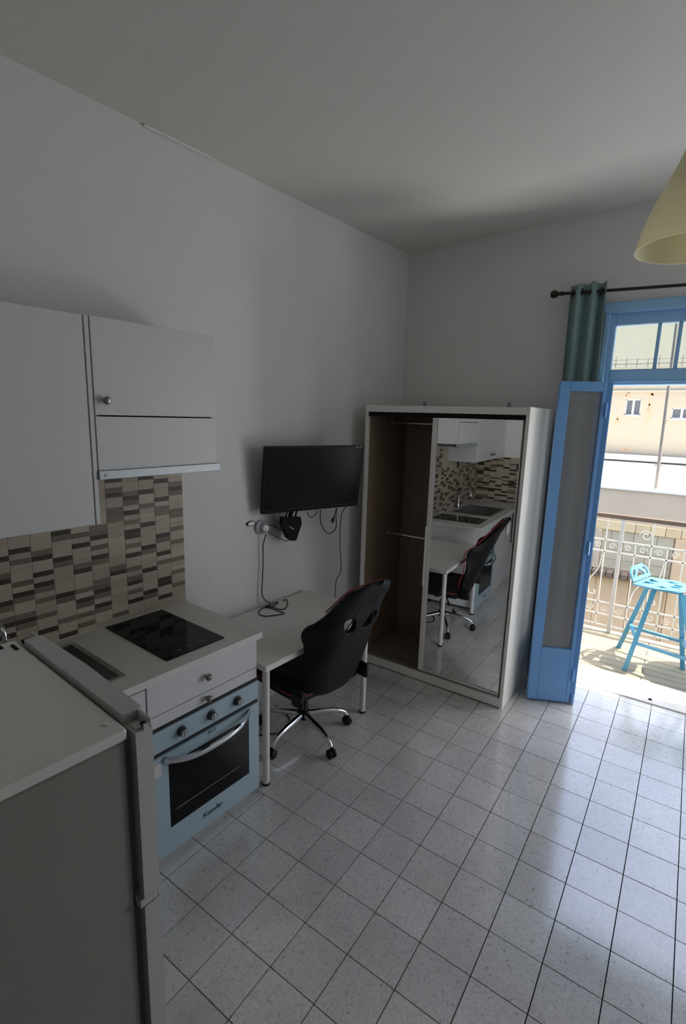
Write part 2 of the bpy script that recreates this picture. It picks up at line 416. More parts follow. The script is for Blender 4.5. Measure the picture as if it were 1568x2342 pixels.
for k in range(0, 21):
    b1 = -0.006 - PW * k; b0 = b1 - PW
    for q, h, c in mosaic_column(k):
        if k <= 10 and npiece < 300:
            key = (h, c)
            if key not in shared:
                shared[key] = B().box(0.003, 0.0085, 0.0010, PW - 0.0010, 0.0007, PH * h - 0.0007, 0.0006).data('mosaic_tile', MOS[c])
            o = bpy.data.objects.new('mosaic_tile', shared[key]); col.objects.link(o); o.parent = wall_left
            o.location = (random.uniform(-0.0003, 0.0003), b0, 0.905 + q * PH); npiece += 1
        else:
            beyond[c].box(0.003, 0.0085, b0 + 0.001, b1 - 0.001, 0.905 + q * PH + 0.001, 0.905 + (q + h) * PH - 0.001)
for c, nm in (('L', 'beige_mosaic_beyond'), ('M', 'mid_brown_mosaic_beyond'), ('D', 'dark_brown_mosaic_beyond')):
    o = part(wall_left, nm, beyond[c], MOS[c]); o['kind'] = 'stuff'
# the same mosaic on the wall behind the sink
fm = {'L': B(), 'M': B(), 'D': B()}
for k in range(0, 11):
    x0 = -1.36 + PW * k
    for q, h, c in mosaic_column(50):
        fm[c].box(x0 + 0.001, x0 + PW - 0.001, YF + 0.003, YF + 0.0085, 0.905 + q * PH + 0.001, 0.905 + (q + h) * PH - 0.001)
part(wall_front, 'grout_bed', B().box(-1.36, -1.36 + PW * 11, YF, YF + 0.004, 0.90, 1.50), MGROUT)
for c, nm in (('L', 'beige_mosaic'), ('M', 'mid_brown_mosaic'), ('D', 'dark_brown_mosaic')):
    o = part(wall_front, nm, fm[c], MOS[c]); o['kind'] = 'stuff'

# ================================================================== balcony door frame, added window, threshold
def door_frame(name, x0, x1, z0, z1, zbar, mull, y0=YB + 0.02, y1=YB + 0.10):
    f = B()
    f.box(x0, x0 + 0.045, y0, y1, z0, z1, 0.004); f.box(x1 - 0.045, x1, y0, y1, z0, z1, 0.004)
    f.box(x0 + 0.045, x1 - 0.045, y0, y1, z1 - 0.13, z1, 0.004)
    f.box(x0 + 0.045, x1 - 0.045, y0 - 0.006, y1, zbar - 0.03, zbar + 0.075, 0.006)
    f.box(x0 + 0.045, x1 - 0.045, y0 - 0.012, y1, zbar - 0.012, zbar + 0.004, 0.003)
    o = struct(name, f, BLUEFRAME)
    casing = B().box(x0 - 0.03, x1 + 0.03, YB - 0.022, YB + 0.02, z1 - 0.055, z1 + 0.015, 0.006).box(x0 - 0.02, x0 + 0.012, YB - 0.014, YB + 0.02, z0, z1 - 0.055, 0.004).box(x1 - 0.012, x1 + 0.02, YB - 0.014, YB + 0.02, z0, z1 - 0.055, 0.004)
    part(o, 'casing', casing, BLUEFRAME)
    xs = [x0 + 0.045]
    for a, b in mull:
        part(o, 'mullion', B().box(a, b, y0 + 0.015, y1 - 0.015, zbar + 0.075, z1 - 0.13, 0.003), BLUEFRAME)
        part(o, 'glass_pane', B().box(xs[-1], a, y0 + 0.035, y0 + 0.040, zbar + 0.075, z1 - 0.13), GLASS)
        xs.append(b)
    part(o, 'glass_pane', B().box(xs[-1], x1 - 0.045, y0 + 0.035, y0 + 0.040, zbar + 0.075, z1 - 0.13), GLASS)
    return o
door1 = door_frame('door_1', DX0, DX1, 0.0, DZ, 2.255, [(0.713, 0.733), (0.828, 0.850), (1.075, 1.095), (1.29, 1.312), (1.407, 1.427)])
added_win = door_frame('added_window_1', WX0, WX1, 0.35, DZ, 2.255, [(2.51, 2.53)])  # unseen window added to bring more light into the room
for xa, xb in ((WX0 + 0.045, 2.505), (2.535, WX1 - 0.045)):
    part(added_win, 'sash', B().box(xa, xa + 0.05, YB + 0.03, YB + 0.08, 0.37, 2.22, 0.004).box(xb - 0.05, xb, YB + 0.03, YB + 0.08, 0.37, 2.22, 0.004)
         .box(xa + 0.05, xb - 0.05, YB + 0.03, YB + 0.08, 0.37, 0.43, 0.004).box(xa + 0.05, xb - 0.05, YB + 0.03, YB + 0.08, 2.16, 2.22, 0.004), BLUEFRAME)
    part(added_win, 'glass_pane', B().box(xa + 0.05, xb - 0.05, YB + 0.053, YB + 0.058, 0.43, 2.16), GLASS)
sill = struct('panel_gap_shade_2', B().box(DX0, DX1, YB, YB + 0.34, -0.10, 0.012, 0.006, 2), MARBLE)
part(sill, 'floor_bolt', B().lathe([(0.012, 0.010), (0.012, 0.018), (0.006, 0.022)], 12, (0.985, YB + 0.05, 0)), MATTBLACK)

# bifold leaf, folded open beside the wardrobe
def leaf_panel(parent, P0, P1, zlo, zhi, th, stiles, name='door_panel', pane_mat=HAZEGLASS):
    P0, P1 = Vector(P0), Vector(P1); d = (P1 - P0); L = d.length; ang = math.atan2(d.y, d.x)
    T = Matrix.Translation(Vector((P0.x, P0.y, 0))) @ Matrix.Rotation(ang, 4, 'Z')
    b = B()
    b.box(0, stiles[0], 0, th, zlo, zhi, 0.003); b.box(L - stiles[1], L, 0, th, zlo, zhi, 0.003)
    b.box(stiles[0], L - stiles[1], 0, th, zlo, zlo + 0.40, 0.003); b.box(stiles[0], L - stiles[1], 0, th, zhi - 0.06, zhi, 0.003)
    bmesh.ops.transform(b.bm, matrix=T, verts=b.bm.verts[:])
    o = part(parent, name, b, BLUE)
    g = B().box(stiles[0] - 0.004, L - stiles[1] + 0.004, th * 0.42, th * 0.56, zlo + 0.396, zhi - 0.056)
    bmesh.ops.transform(g.bm, matrix=T, verts=g.bm.verts[:])
    part(o, 'glass_pane', g, pane_mat)
    return o
leaf = thing('balcony_door', 'blue wooden bifold door leaf folded open beside the white wardrobe', 'door', (0.40, 2.30, 0.012))
leaf_panel(leaf, (0.262, 2.193), (0.513, 2.318), 0.012, 2.222, 0.042, (0.062, 0.022))
leaf_panel(leaf, (0.545, 2.335), (0.492, 2.665), 0.012, 2.222, 0.042, (0.062, 0.062))
for z in (0.18, 1.10, 2.00): part(leaf, 'hinge', B().tube([(0.521, 2.315, z), (0.521, 2.315, z + 0.09)], 0.008, 8), BLUE, True)
part(leaf, 'floor_bolt', B().box(0.526, 0.542, 2.318, 2.332, 0.0, 0.08, 0.002), BLUE)

# curtain and rod
rod = thing('curtain_rod', 'dark bronze curtain rod with round finial above the balcony door', 'curtain rod', (1.0, 2.585, 2.82))
rz = lambda x: 2.838 - 0.034 * (x - 0.07)
part(rod, 'rod', B().tube([(0.09, 2.585, rz(0.09)), (2.0, 2.585, rz(2.0))], 0.010, 12), BRONZE, True)
fin = B().lathe([(0.004, -0.028), (0.020, -0.022), (0.027, -0.004), (0.024, 0.012), (0.012, 0.026), (0.011, 0.04), (0.017, 0.046), (0.012, 0.058)], 16)
bmesh.ops.transform(fin.bm, matrix=Matrix.Translation((0.075, 2.585, rz(0.07))) @ Matrix.Rotation(math.radians(90), 4, 'Y'), verts=fin.bm.verts[:])
part(rod, 'finial', fin, BRONZE, True)
for x in (0.25, 1.05, 1.95):
    part(rod, 'bracket', B().tube([(x, 2.585, rz(x)), (x, YB, rz(x) - 0.01)], 0.007, 8).box(x - 0.015, x + 0.015, YB - 0.006, YB, rz(x) - 0.04, rz(x) + 0.02), BRONZE)
cur = thing('curtain', 'teal eyelet curtain gathered beside the balcony door', 'curtain', (0.30, 2.585, 0.06))
cb_ = B(); nu, nv = 64, 26
gridv = []
for j in range(nv + 1):
    z = 0.06 + (2.885 - 0.06) * j / nv; k = j / nv; row = []
    for i in range(nu + 1):
        s_ = i / nu
        x = (0.19 + 0.25 * s_) * (1 - k) + (0.172 + 0.232 * s_) * k
        y = 2.592 + 0.036 * math.sin(s_ * math.pi * 2 * 2.6 + 0.5 * math.sin(2.2 * k)) + 0.012 * math.sin(s_ * 21 + 1.3 * k) * (1 - 0.6 * k)
        row.append(cb_.bm.verts.new((x, y, z + 0.004 * math.sin(s_ * 22))))
    gridv.append(row)
for j in range(nv):
    for i in range(nu): cb_.bm.faces.new((gridv[j][i], gridv[j][i + 1], gridv[j + 1][i + 1], gridv[j + 1][i]))
cobj = part(cur, 'fabric', cb_, TEAL, True)
md = cobj.modifiers.new('thick', 'SOLIDIFY'); md.thickness = 0.0025
for q in range(4):
    x = 0.195 + q * 0.058
    ring = [(x + 0.004 * math.sin(t * math.pi / 6), 2.585 + 0.021 * math.cos(t * math.pi / 6), rz(x) + 0.021 * math.sin(t * math.pi / 6)) for t in range(12)]
    part(cur, 'eyelet', B().tube(ring, 0.004, 6, closed=True), BRONZE, True)

# ================================================================== wardrobe
WX_0, WX_1, WY0, WY1, WZ = -1.045, 0.155, 1.955, 2.565, 2.052
w = thing('wardrobe', 'white wardrobe with dark brown inside, open left bay and sliding mirror door', 'wardrobe', ((WX_0 + WX_1) / 2, 2.26, 0))
part(w, 'side_panel', B().box(WX_0, WX_0 + 0.024, WY0, WY1, 0, WZ, 0.002), WARDWHITE)
part(w, 'side_panel', B().box(WX_1 - 0.024, WX_1, WY0, WY1, 0, WZ, 0.002), WARDWHITE)
part(w, 'top_panel', B().box(WX_0 + 0.024, WX_1 - 0.024, WY0, WY1, WZ - 0.05, WZ - 0.004, 0.002), WARDWHITE)
part(w, 'base_rail', B().box(WX_0 + 0.024, WX_1 - 0.024, WY0, WY0 + 0.022, 0.008, 0.072, 0.002), WARDWHITE)
part(w, 'floor_panel', B().box(WX_0 + 0.024, WX_1 - 0.024, WY0 + 0.022, WY1, 0.05, 0.072), BROWN)
part(w, 'bottom_track', B().box(WX_0 + 0.026, WX_1 - 0.026, WY0 + 0.004, WY0 + 0.012, 0.072, 0.082).box(WX_0 + 0.026, WX_1 - 0.026, WY0 + 0.055, WY0 + 0.062, 0.072, 0.082).box(WX_0 + 0.026, WX_1 - 0.026, WY0 + 0.095, WY0 + 0.10, 0.072, 0.080), STEEL)
part(w, 'top_track', B().box(WX_0 + 0.026, WX_1 - 0.026, WY0 + 0.006, WY0 + 0.012, WZ - 0.082, WZ - 0.05).box(WX_0 + 0.026, WX_1 - 0.026, WY0 + 0.055, WY0 + 0.06, WZ - 0.075, WZ - 0.05), MATTBLACK)  # track painted black to give the gap above the door its shade
part(w, 'back_panel', B().box(WX_0 + 0.024, WX_1 - 0.024, WY1 - 0.012, WY1 - 0.002, 0.072, WZ - 0.05), BROWN)
part(w, 'inner_lining', B().box(WX_0 + 0.0245, WX_0 + 0.034, WY0 + 0.03, WY1 - 0.012, 0.073, WZ - 0.051), BROWN)
part(w, 'inner_lining', B().box(WX_1 - 0.034, WX_1 - 0.0245, WY0 + 0.03, WY1 - 0.012, 0.073, WZ - 0.051), BROWN)
part(w, 'inner_lining', B().box(WX_0 + 0.035, WX_1 - 0.035, WY0 + 0.09, WY1 - 0.012, WZ - 0.060, WZ - 0.0505), BROWN)
part(w, 'divider', B().box(-0.455, -0.437, WY0 + 0.12, WY1 - 0.013, 0.073, WZ - 0.062), BROWN)
for zz in (1.925, 1.020):
    r_ = part(w, 'hanging_rod', B().tube([(WX_0 + 0.034, 2.30, zz), (-0.456, 2.30, zz)], 0.0125, 14), CHROME, True)
    part(r_, 'rod_socket', B().tube([(WX_0 + 0.034, 2.30, zz), (WX_0 + 0.044, 2.30, zz)], 0.021, 14), STEEL, True)
dx0, dx1, dy = -0.500, 0.117, WY0 + 0.014
sdoor = part(w, 'sliding_door', B().box(dx0, dx0 + 0.034, dy - 0.004, dy + 0.034, 0.084, WZ - 0.064, 0.003)
             .box(dx1 - 0.006, dx1, dy, dy + 0.03, 0.084, WZ - 0.064).box(dx0 + 0.034, dx1 - 0.006, dy, dy + 0.03, 0.084, 0.098).box(dx0 + 0.034, dx1 - 0.006, dy, dy + 0.03, WZ - 0.076, WZ - 0.064)
             .box(dx0 + 0.030, dx1 - 0.003, dy + 0.018, dy + 0.030, 0.09, WZ - 0.07), WARDWHITE)
part(sdoor, 'mirror', B().box(dx0 + 0.035, dx1 - 0.007, dy + 0.010, dy + 0.0175, 0.0985, WZ - 0.0765), MIRROR)
part(sdoor, 'grip_strip', B().box(dx0 - 0.004, dx0 + 0.006, dy - 0.010, dy - 0.004, 0.75, 1.20, 0.002), WARDWHITE)
for x, lab in ((-0.915, 'small grey wall bracket above the open bay of the wardrobe'), (-0.200, 'small grey wall bracket above the mirror door of the wardrobe')):
    solo('wall_anchor', lab, 'bracket',
         B().box(x - 0.013, x + 0.013, YB - 0.004, YB, WZ - 0.01, WZ + 0.055, 0.001).box(x - 0.013, x + 0.013, WY1 - 0.03, YB - 0.004, WZ - 0.0035, WZ + 0.0, 0.001)
         .wheel((x, YB - 0.005, WZ + 0.035), (0, 1, 0), 0.006, 0.005, 10), GREYPLASTIC, (x, YB - 0.03, WZ - 0.004), group='wardrobe wall brackets')

# ================================================================== kitchen (frame K: a from the wall, b along it)
wt = B()
WF = 0.632
SA0, SA1, SB0, SB1 = 0.085, 0.525, -1.30, -0.668     # sink cut-out
BEND = -1.80
wt.box(0.009, WF, SB1, 0.0, 0.868, 0.900); wt.box(0.009, WF, BEND, SB0, 0.868, 0.900)
wt.box(0.009, SA0, SB0, SB1, 0.868, 0.900); wt.box(SA1, WF, SB0, SB1, 0.868, 0.900)
bmesh.ops.remove_doubles(wt.bm, verts=wt.bm.verts[:], dist=0.0001)
worktop = solo('worktop', 'long pale laminate kitchen worktop along the tiled wall', 'worktop', wt, WORKTOP, (0.3, -0.6, 0.868), 'K')

def knob(parent, a, b, z, r=0.0165, mat=KNOB):
    k = B().lathe([(0.006, 0.0), (0.005, 0.012), (r * 0.9, 0.016), (r, 0.024), (r * 0.7, 0.031), (0.002, 0.033)], 16)
    bmesh.ops.transform(k.bm, matrix=Matrix.Translation((a, b, z)) @ Matrix.Rotation(math.radians(90), 4, 'Y'), verts=k.bm.verts[:])
    return part(parent, 'knob', k, mat, True)

FA = 0.612
oc = thing('base_cabinet', 'white base cabinet with knobbed drawer above the built-in oven', 'cabinet', (0.3, -0.31, 0), 'K')
part(oc, 'side_panel', B().box(0.02, FA - 0.019, -0.035, -0.017, 0.04, 0.868), LAM2)
part(oc, 'side_panel', B().box(0.02, FA - 0.019, -0.617, -0.600, 0.04, 0.868), LAM2)
part(oc, 'back_panel', B().box(0.012, 0.02, -0.617, -0.017, 0.04, 0.868), LAM2)
part(oc, 'shelf', B().box(0.02, FA - 0.03, -0.600, -0.035, 0.650, 0.664), LAM2)
dr = part(oc, 'drawer_front', B().box(FA - 0.018, FA, -0.615, -0.020, 0.712, 0.862, 0.0012), LAM)
knob(dr, FA, -0.325, 0.790)
st = part(oc, 'filler_front', B().box(FA - 0.018, FA, -0.615, -0.020, 0.655, 0.7085, 0.0012), LAM)
knob(st, FA, -0.325, 0.684)
part(oc, 'plinth', B().box(FA - 0.045, FA - 0.020, -0.617, -0.062, 0.0, 0.06, 0.001), LAM2)
for b_ in (-0.06, -0.57): part(oc, 'leg', B().lathe([(0.022, 0), (0.022, 0.004), (0.015, 0.006), (0.015, 0.04)], 12, (0.10, b_, 0)), MATTBLACK)

ov = thing('oven', 'pale blue built-in oven with curved handle, three dials and dark window', 'oven', (0.3, -0.31, 0.04), 'K')
part(ov, 'body', B().box(0.05, FA - 0.006, -0.595, -0.040, 0.065, 0.645), DARK_GAP)
part(ov, 'door_gap_shade', B().box(FA - 0.006, FA + 0.006, -0.611, -0.023, 0.527, 0.5445), RUBBER)  # black strip painting the shade in the gap above the oven door
part(ov, 'panel_gap_shade', B().box(FA - 0.015, FA + 0.004, -0.613, -0.021, 0.6425, 0.6545), RUBBER)  # black strip standing for the shaded gap over the control panel
cp_ = part(ov, 'control_panel', B().box(FA - 0.006, FA + 0.012, -0.613, -0.021, 0.545, 0.642, 0.002), ENAMEL)
for bb in (-0.470, -0.312, -0.158):
    kb = B().lathe([(0.024, 0.0), (0.024, 0.003), (0.019, 0.004), (0.0185, 0.024), (0.0165, 0.027), (0.003, 0.0275)], 24)
    bmesh.ops.transform(kb.bm, matrix=Matrix.Translation((FA + 0.012, bb, 0.595)) @ Matrix.Rotation(math.radians(90), 4, 'Y'), verts=kb.bm.verts[:])
    d_ = part(ov, 'dial', kb, DIAL, True)
    part(d_, 'dial_face', B().wheel((FA + 0.0398, bb, 0.595), (1, 0, 0), 0.0172, 0.0035, 24), material('dial_cap', (0.30, 0.30, 0.30), 0.4), True)
    part(d_, 'dial_grip', B().box(FA + 0.0412, FA + 0.044, bb - 0.003, bb + 0.003, 0.581, 0.609, 0.001), STEEL)
    mk = B()
    for q in range(5):
        an = math.radians(40 + 25 * q); mk.box(FA + 0.0121, FA + 0.0125, bb + 0.031 * math.cos(an) - 0.0014, bb + 0.031 * math.cos(an) + 0.0014, 0.595 + 0.031 * math.sin(an) - 0.0014, 0.595 + 0.031 * math.sin(an) + 0.0014)
    part(cp_, 'dial_mark', mk, TEXTDARK)
dw0, dw1, dz0, dz1 = -0.541, -0.088, 0.158, 0.470
db = B()
db.box(FA - 0.004, FA + 0.016, -0.613, dw0, 0.036, 0.526).box(FA - 0.004, FA + 0.016, dw1, -0.021, 0.036, 0.526)
db.box(FA - 0.004, FA + 0.016, dw0, dw1, 0.036, dz0).box(FA - 0.004, FA + 0.016, dw0, dw1, dz1, 0.526)
bmesh.ops.remove_doubles(db.bm, verts=db.bm.verts[:], dist=0.0001)
od = part(ov, 'oven_door', db, ENAMEL)
part(od, 'window', B().box(FA, FA + 0.0165, dw0, dw1, dz0, dz1), BLACKGLASS)
part(od, 'rack_line', B().box(FA + 0.0166, FA + 0.0170, dw0 + 0.03, dw1 - 0.06, 0.232, 0.2345), GREYPLASTIC)
hp = []
for q in range(21):
    s_ = q / 20; bb = -0.565 + 0.478 * s_
    hp.append((FA + 0.016 + 0.048 * (1 - (2 * s_ - 1) ** 4) , bb, 0.507 - 0.030 * (1 - (2 * s_ - 1) ** 2)))
hb = B()
prev = None
for a_, b_, z_ in hp:
    ring = [hb.bm.verts.new((a_ + da, b_, z_ + dzz)) for da, dzz in ((0, -0.013), (0.010, -0.011), (0.013, 0), (0.010, 0.011), (0, 0.013), (-0.004, 0))]
    if prev:
        for j in range(6): hb.bm.faces.new((prev[j], prev[(j + 1) % 6], ring[(j + 1) % 6], ring[j]))
    else: hb.bm.faces.new(ring)
    prev = ring
hb.bm.faces.new(prev[::-1])
part(od, 'handle', hb, CHROME, True)
RY = Matrix(((0, 0, 1, 0), (1, 0, 0, 0), (0, 1, 0, 0), (0, 0, 0, 1)))   # text x -> b, y -> z, normal -> a
part(od, 'logo', B().mesh(text_mesh('Komfer', 0.037, bold=True), Matrix.Translation((FA + 0.0163, -0.318, 0.098)) @ RY), TEXTDARK)
part(od, 'clock_print', B().mesh(text_mesh('20:17', 0.020, bold=True), Matrix.Translation((FA + 0.0163, -0.315, 0.513)) @ RY), TEXTDARK)
part(od, 'sticker', B().box(FA + 0.016, FA + 0.0164, -0.060, -0.023, 0.506, 0.522), TEXTPALE)
part(od, 'sticker', B().box(FA + 0.016, FA + 0.0164, -0.612, -0.575, 0.44, 0.50), TEXTPALE)
part(od, 'sticker_print', B().mesh(text_mesh('2 YEARS', 0.008), Matrix.Translation((FA + 0.0166, -0.041, 0.514)) @ RY), TEXTDARK)

sk = thing('base_cabinet', 'white base cabinet under the steel sink beside the oven', 'cabinet', (0.3, -0.95, 0), 'K')
part(sk, 'side_panel', B().box(0.02, FA - 0.019, -0.638, -0.620, 0.06, 0.868), LAM2)
part(sk, 'side_panel', B().box(0.02, FA - 0.019, BEND + 0.01, BEND + 0.028, 0.06, 0.868), LAM2)
part(sk, 'back_panel', B().box(0.012, 0.02, BEND + 0.01, -0.620, 0.06, 0.868), LAM2)
part(sk, 'floor_panel', B().box(0.02, FA - 0.02, BEND + 0.028, -0.638, 0.06, 0.078), LAM2)
part(sk, 'plinth', B().box(FA - 0.045, FA - 0.028, BEND + 0.01, -0.620, 0.0, 0.06, 0.001), LAM2)
for b0, b1 in ((-1.215, -0.622), (BEND + 0.012, -1.219)):
    d_ = part(sk, 'door', B().box(FA - 0.018, FA, b0, b1, 0.07, 0.850, 0.0012), LAM)
    knob(d_, FA, (b1 - 0.05) if b0 > -1.3 else (b1 - 0.05), 0.78)
part(sk, 'recess_shade', B().box(FA - 0.03, FA - 0.019, BEND + 0.03, -0.64, 0.853, 0.867), DARK_GAP)  # black strip holding the shade of the recess under the worktop

ct = thing('cooktop', 'black glass domino cooktop set into the worktop', 'cooktop', (0.29, -0.325, 0.900), 'K')
part(ct, 'glass_plate', B().box(0.028, 0.552, -0.482, -0.170, 0.9002, 0.9062, 0.0015), BLACKGLASS)
for a_, r_ in ((0.165, 0.075), (0.375, 0.092)):
    part(ct, 'heating_ring', B().lathe([(r_, 0.90625), (r_, 0.9065), (r_ - 0.003, 0.9065), (r_ - 0.003, 0.90625)], 40, (a_, -0.326, 0), cap=False), material('ring_grey', (0.03, 0.03, 0.032), 0.2))
for b_ in (-0.40, -0.34, -0.28): part(ct, 'touch_mark', B().box(0.505, 0.508, b_, b_ + 0.02, 0.9063, 0.9065), GREYPLASTIC)

sn = thing('sink', 'stainless steel kitchen sink inset in the worktop', 'sink', (0.3, -1.0, 0.70), 'K')
rb = B()
for q in ((0.072, 0.092, -1.315, -0.655), (0.518, 0.538, -1.315, -0.655), (0.092, 0.518, -1.315, -1.285), (0.092, 0.518, -0.676, -0.655)): rb.box(*q, 0.9002, 0.9042, 0.001)
part(sn, 'rim', rb, STEEL)
wb = B()
a0, a1, b0, b1 = 0.089, 0.521, -1.290, -0.673
for q in ((a0, a0 + 0.004, b0, b1), (a1 - 0.004, a1, b0, b1), (a0, a1, b0, b0 + 0.004), (a0, a1, b1 - 0.004, b1)): wb.box(*q, 0.722, 0.9005)
wb.box(a0, a1, b0, b1, 0.718, 0.7225)
part(sn, 'bowl', wb, STEEL)
part(sn, 'drain', B().lathe([(0.04, 0.7226), (0.04, 0.726), (0.03, 0.727), (0.004, 0.7245)], 20, (0.30, -1.0, 0)), CHROME, True)
tp = thing('tap', 'chrome kitchen tap with arched spout behind the sink', 'tap', (0.045, -0.99, 0.90), 'K')
part(tp, 'base', B().lathe([(0.024, 0.900), (0.024, 0.908), (0.018, 0.914), (0.017, 0.965), (0.012, 0.972)], 20, (0.045, -0.99, 0)), CHROME, True)
part(tp, 'spout', B().tube(smooth_pts([(0.045, -0.99, 0.96), (0.045, -0.99, 1.07), (0.075, -0.985, 1.125), (0.13, -0.975, 1.135), (0.19, -0.965, 1.10), (0.20, -0.963, 1.06)], 6), 0.0105, 12), CHROME, True)
part(tp, 'lever', B().tube([(0.045, -0.97, 0.945), (0.055, -0.93, 0.985), (0.06, -0.905, 1.01)], 0.006, 10), CHROME, True)

# wall cabinets and hood
CA = 0.332
hc = thing('wall_cabinet', 'white wall cabinet with lift-up door above the extractor hood', 'cabinet', (0.16, -0.32, 1.716), 'K')
part(hc, 'carcass', B().box(0.0, CA - 0.019, -0.043, -0.025, 1.716, 2.318).box(0.0, CA - 0.019, -0.616, -0.598, 1.716, 2.318).box(0.0, CA - 0.019, -0.598, -0.043, 2.300, 2.318).box(0.0, CA - 0.019, -0.598, -0.043, 1.716, 1.730).box(0.0, 0.006, -0.598, -0.043, 1.73, 2.30), LAM2)
fd = part(hc, 'lift_door', B().box(CA - 0.018, CA, -0.6155, -0.026, 1.940, 2.318, 0.0012), LAM)
knob(fd, CA, -0.576, 1.998)
part(hc, 'lower_front', B().box(CA - 0.018, CA, -0.6155, -0.026, 1.716, 1.9345, 0.0012), LAM)
part(hc, 'shadow_gap', B().box(CA - 0.02, CA - 0.012, -0.6205, -0.6155, 1.72, 2.31), DARK_GAP)
hd = thing('extractor_hood', 'slim built-in extractor hood with brushed aluminium front strip', 'hood', (0.17, -0.32, 1.68), 'K')
part(hd, 'body', B().box(0.01, CA - 0.03, -0.60, -0.04, 1.690, 1.7155), material('hood_dark', (0.09, 0.095, 0.10), 0.5, 0.4))
part(hd, 'front_strip', B().box(CA - 0.03, CA + 0.010, -0.619, -0.012, 1.680, 1.7155, 0.0012), ALU)
part(hd, 'button', B().wheel((CA + 0.0105, -0.592, 1.697), (1, 0, 0), 0.006, 0.005, 14), CHROME, True)
part(hd, 'filter', B().box(0.05, CA - 0.06, -0.56, -0.08, 1.686, 1.690), STEEL)
tc_ = thing('wall_cabinet', 'tall white wall cabinet reaching down to the beige mosaic', 'cabinet', (0.16, -0.9, 1.496), 'K')
part(tc_, 'side_panel', B().box(0.0, CA, -0.638, -0.621, 1.496, 2.315, 0.001), LAM)
part(tc_, 'carcass', B().box(0.0, CA - 0.02, -1.232, -1.214, 1.496, 2.315).box(0.0, CA - 0.02, -1.214, -0.638, 2.297, 2.315).box(0.0, CA - 0.02, -1.214, -0.638, 1.496, 1.514).box(0.0, 0.006, -1.214, -0.638, 1.514, 2.297), LAM2)
td = part(tc_, 'door', B().box(CA - 0.018, CA, -1.231, -0.6435, 1.497, 2.314, 0.0012), LAM)
part(tc_, 'shadow_gap', B().box(CA - 0.02, CA - 0.012, -0.6435, -0.638, 1.50, 2.31), DARK_GAP)
knob(td, CA, -1.185, 1.56)
cc = thing('wall_cabinet', 'white corner wall cabinet next to the wall behind the sink', 'cabinet', (0.16, -1.5, 1.496), 'K')
part(cc, 'carcass', B().box(0.0, CA - 0.02, -1.80, -1.234, 1.496, 2.315), LAM2)
cd = part(cc, 'door', B().box(CA - 0.018, CA, -1.80, -1.236, 1.497, 2.314, 0.0012), LAM)
knob(cd, CA, -1.28, 1.56)
# dish towels hung on the sink front (seen in the mirror)
def towel(name, label, b0, b1, z0, z1, mat):
    t = B(); n = 14
    g = []
    for j in range(9):
        z = z1 + (z0 - z1) * j / 8
        g.append([t.bm.verts.new((FA + 0.012 + 0.006 * math.sin(i * 1.3) * (0.3 + 0.7 * j / 8) + 0.004, b0 + (b1 - b0) * i / n, z)) for i in range(n + 1)])
    for j in range(8):
        for i in range(n): t.bm.faces.new((g[j][i], g[j][i + 1], g[j + 1][i + 1], g[j + 1][i]))
    o = solo(name, label, 'towel', t, mat, (FA + 0.012, (b0 + b1) / 2, z1), 'K', smooth=True)
    o.modifiers.new('thick', 'SOLIDIFY').thickness = 0.004
    return o
towel('dish_towel', 'dark grey dish towel hanging on the sink cabinet door', -1.62, -1.36, 0.47, 0.846, material('dark_towel', (0.06, 0.065, 0.08), 0.95, bump=0.2, bscale=300))
towel('dish_towel', 'white dish towel hanging on the sink cabinet door', -1.20, -1.10, 0.62, 0.846, material('white_towel', (0.7, 0.7, 0.68), 0.95, bump=0.2, bscale=300))
solo('light_switch', 'dark square light switch on the wall above the sink mosaic', 'switch',
     B().box(-0.755, -0.685, YF, YF + 0.009, 1.56, 1.63, 0.003).box(-0.748, -0.722, YF + 0.009, YF + 0.013, 1.567, 1.623, 0.002).box(-0.718, -0.692, YF + 0.009, YF + 0.013, 1.567, 1.623, 0.002), GREYPLASTIC, (-0.72, YF, 1.595))

# ================================================================== fridge
fr = thing('fridge', 'old white two-door fridge with freezer on top, seen from its side', 'fridge', (0.238, -0.838, 0.0), 'W', -0.072, local=True)
FH = 1.40
part(fr, 'body', B().box(-0.535, 0.0, -0.52, 0.0, 0.03, FH - 0.026, 0.004), FRIDGE_SHADED_SIDE)
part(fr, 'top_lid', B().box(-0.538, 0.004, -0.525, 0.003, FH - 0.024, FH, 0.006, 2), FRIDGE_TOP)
part(fr, 'gasket', B().box(-0.525, -0.012, 0.0, 0.013, 1.035, FH - 0.03), GASKET)
part(fr, 'gasket', B().box(-0.525, -0.012, 0.0, 0.013, 0.06, 1.005), GASKET)
def fdoor(z0, z1, cap):
    b = B()
    prof = [(-0.545, 0.013), (0.012, 0.013), (0.012, 0.046), (-0.02, 0.052), (-0.27, 0.057), (-0.515, 0.052), (-0.545, 0.046)]
    b.prism(prof, z0, z1)
    if cap:
        b.prism([(-0.500, 0.011), (-0.030, 0.011), (-0.030, 0.049), (-0.27, 0.055), (-0.500, 0.049)], z1, z1 + 0.022)
        b.box(-0.545, -0.500, 0.040, 0.046, z1, z1 + 0.02, 0.002); b.box(-0.030, 0.012, 0.040, 0.046, z1, z1 + 0.019, 0.002)
        b.box(0.007, 0.012, 0.030, 0.040, z1, z1 + 0.010)
    return b
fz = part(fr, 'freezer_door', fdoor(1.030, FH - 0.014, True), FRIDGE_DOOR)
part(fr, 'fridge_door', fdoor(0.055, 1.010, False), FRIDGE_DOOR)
part(fz, 'hinge', B().box(-0.018, 0.004, 0.018, 0.034, FH - 0.014, FH - 0.009, 0.001), FRIDGE_DOOR)
part(fz, 'hinge_pin', B().wheel((0.001, 0.034, FH - 0.008), (0, 0, 1), 0.005, 0.006, 10), MATTBLACK)
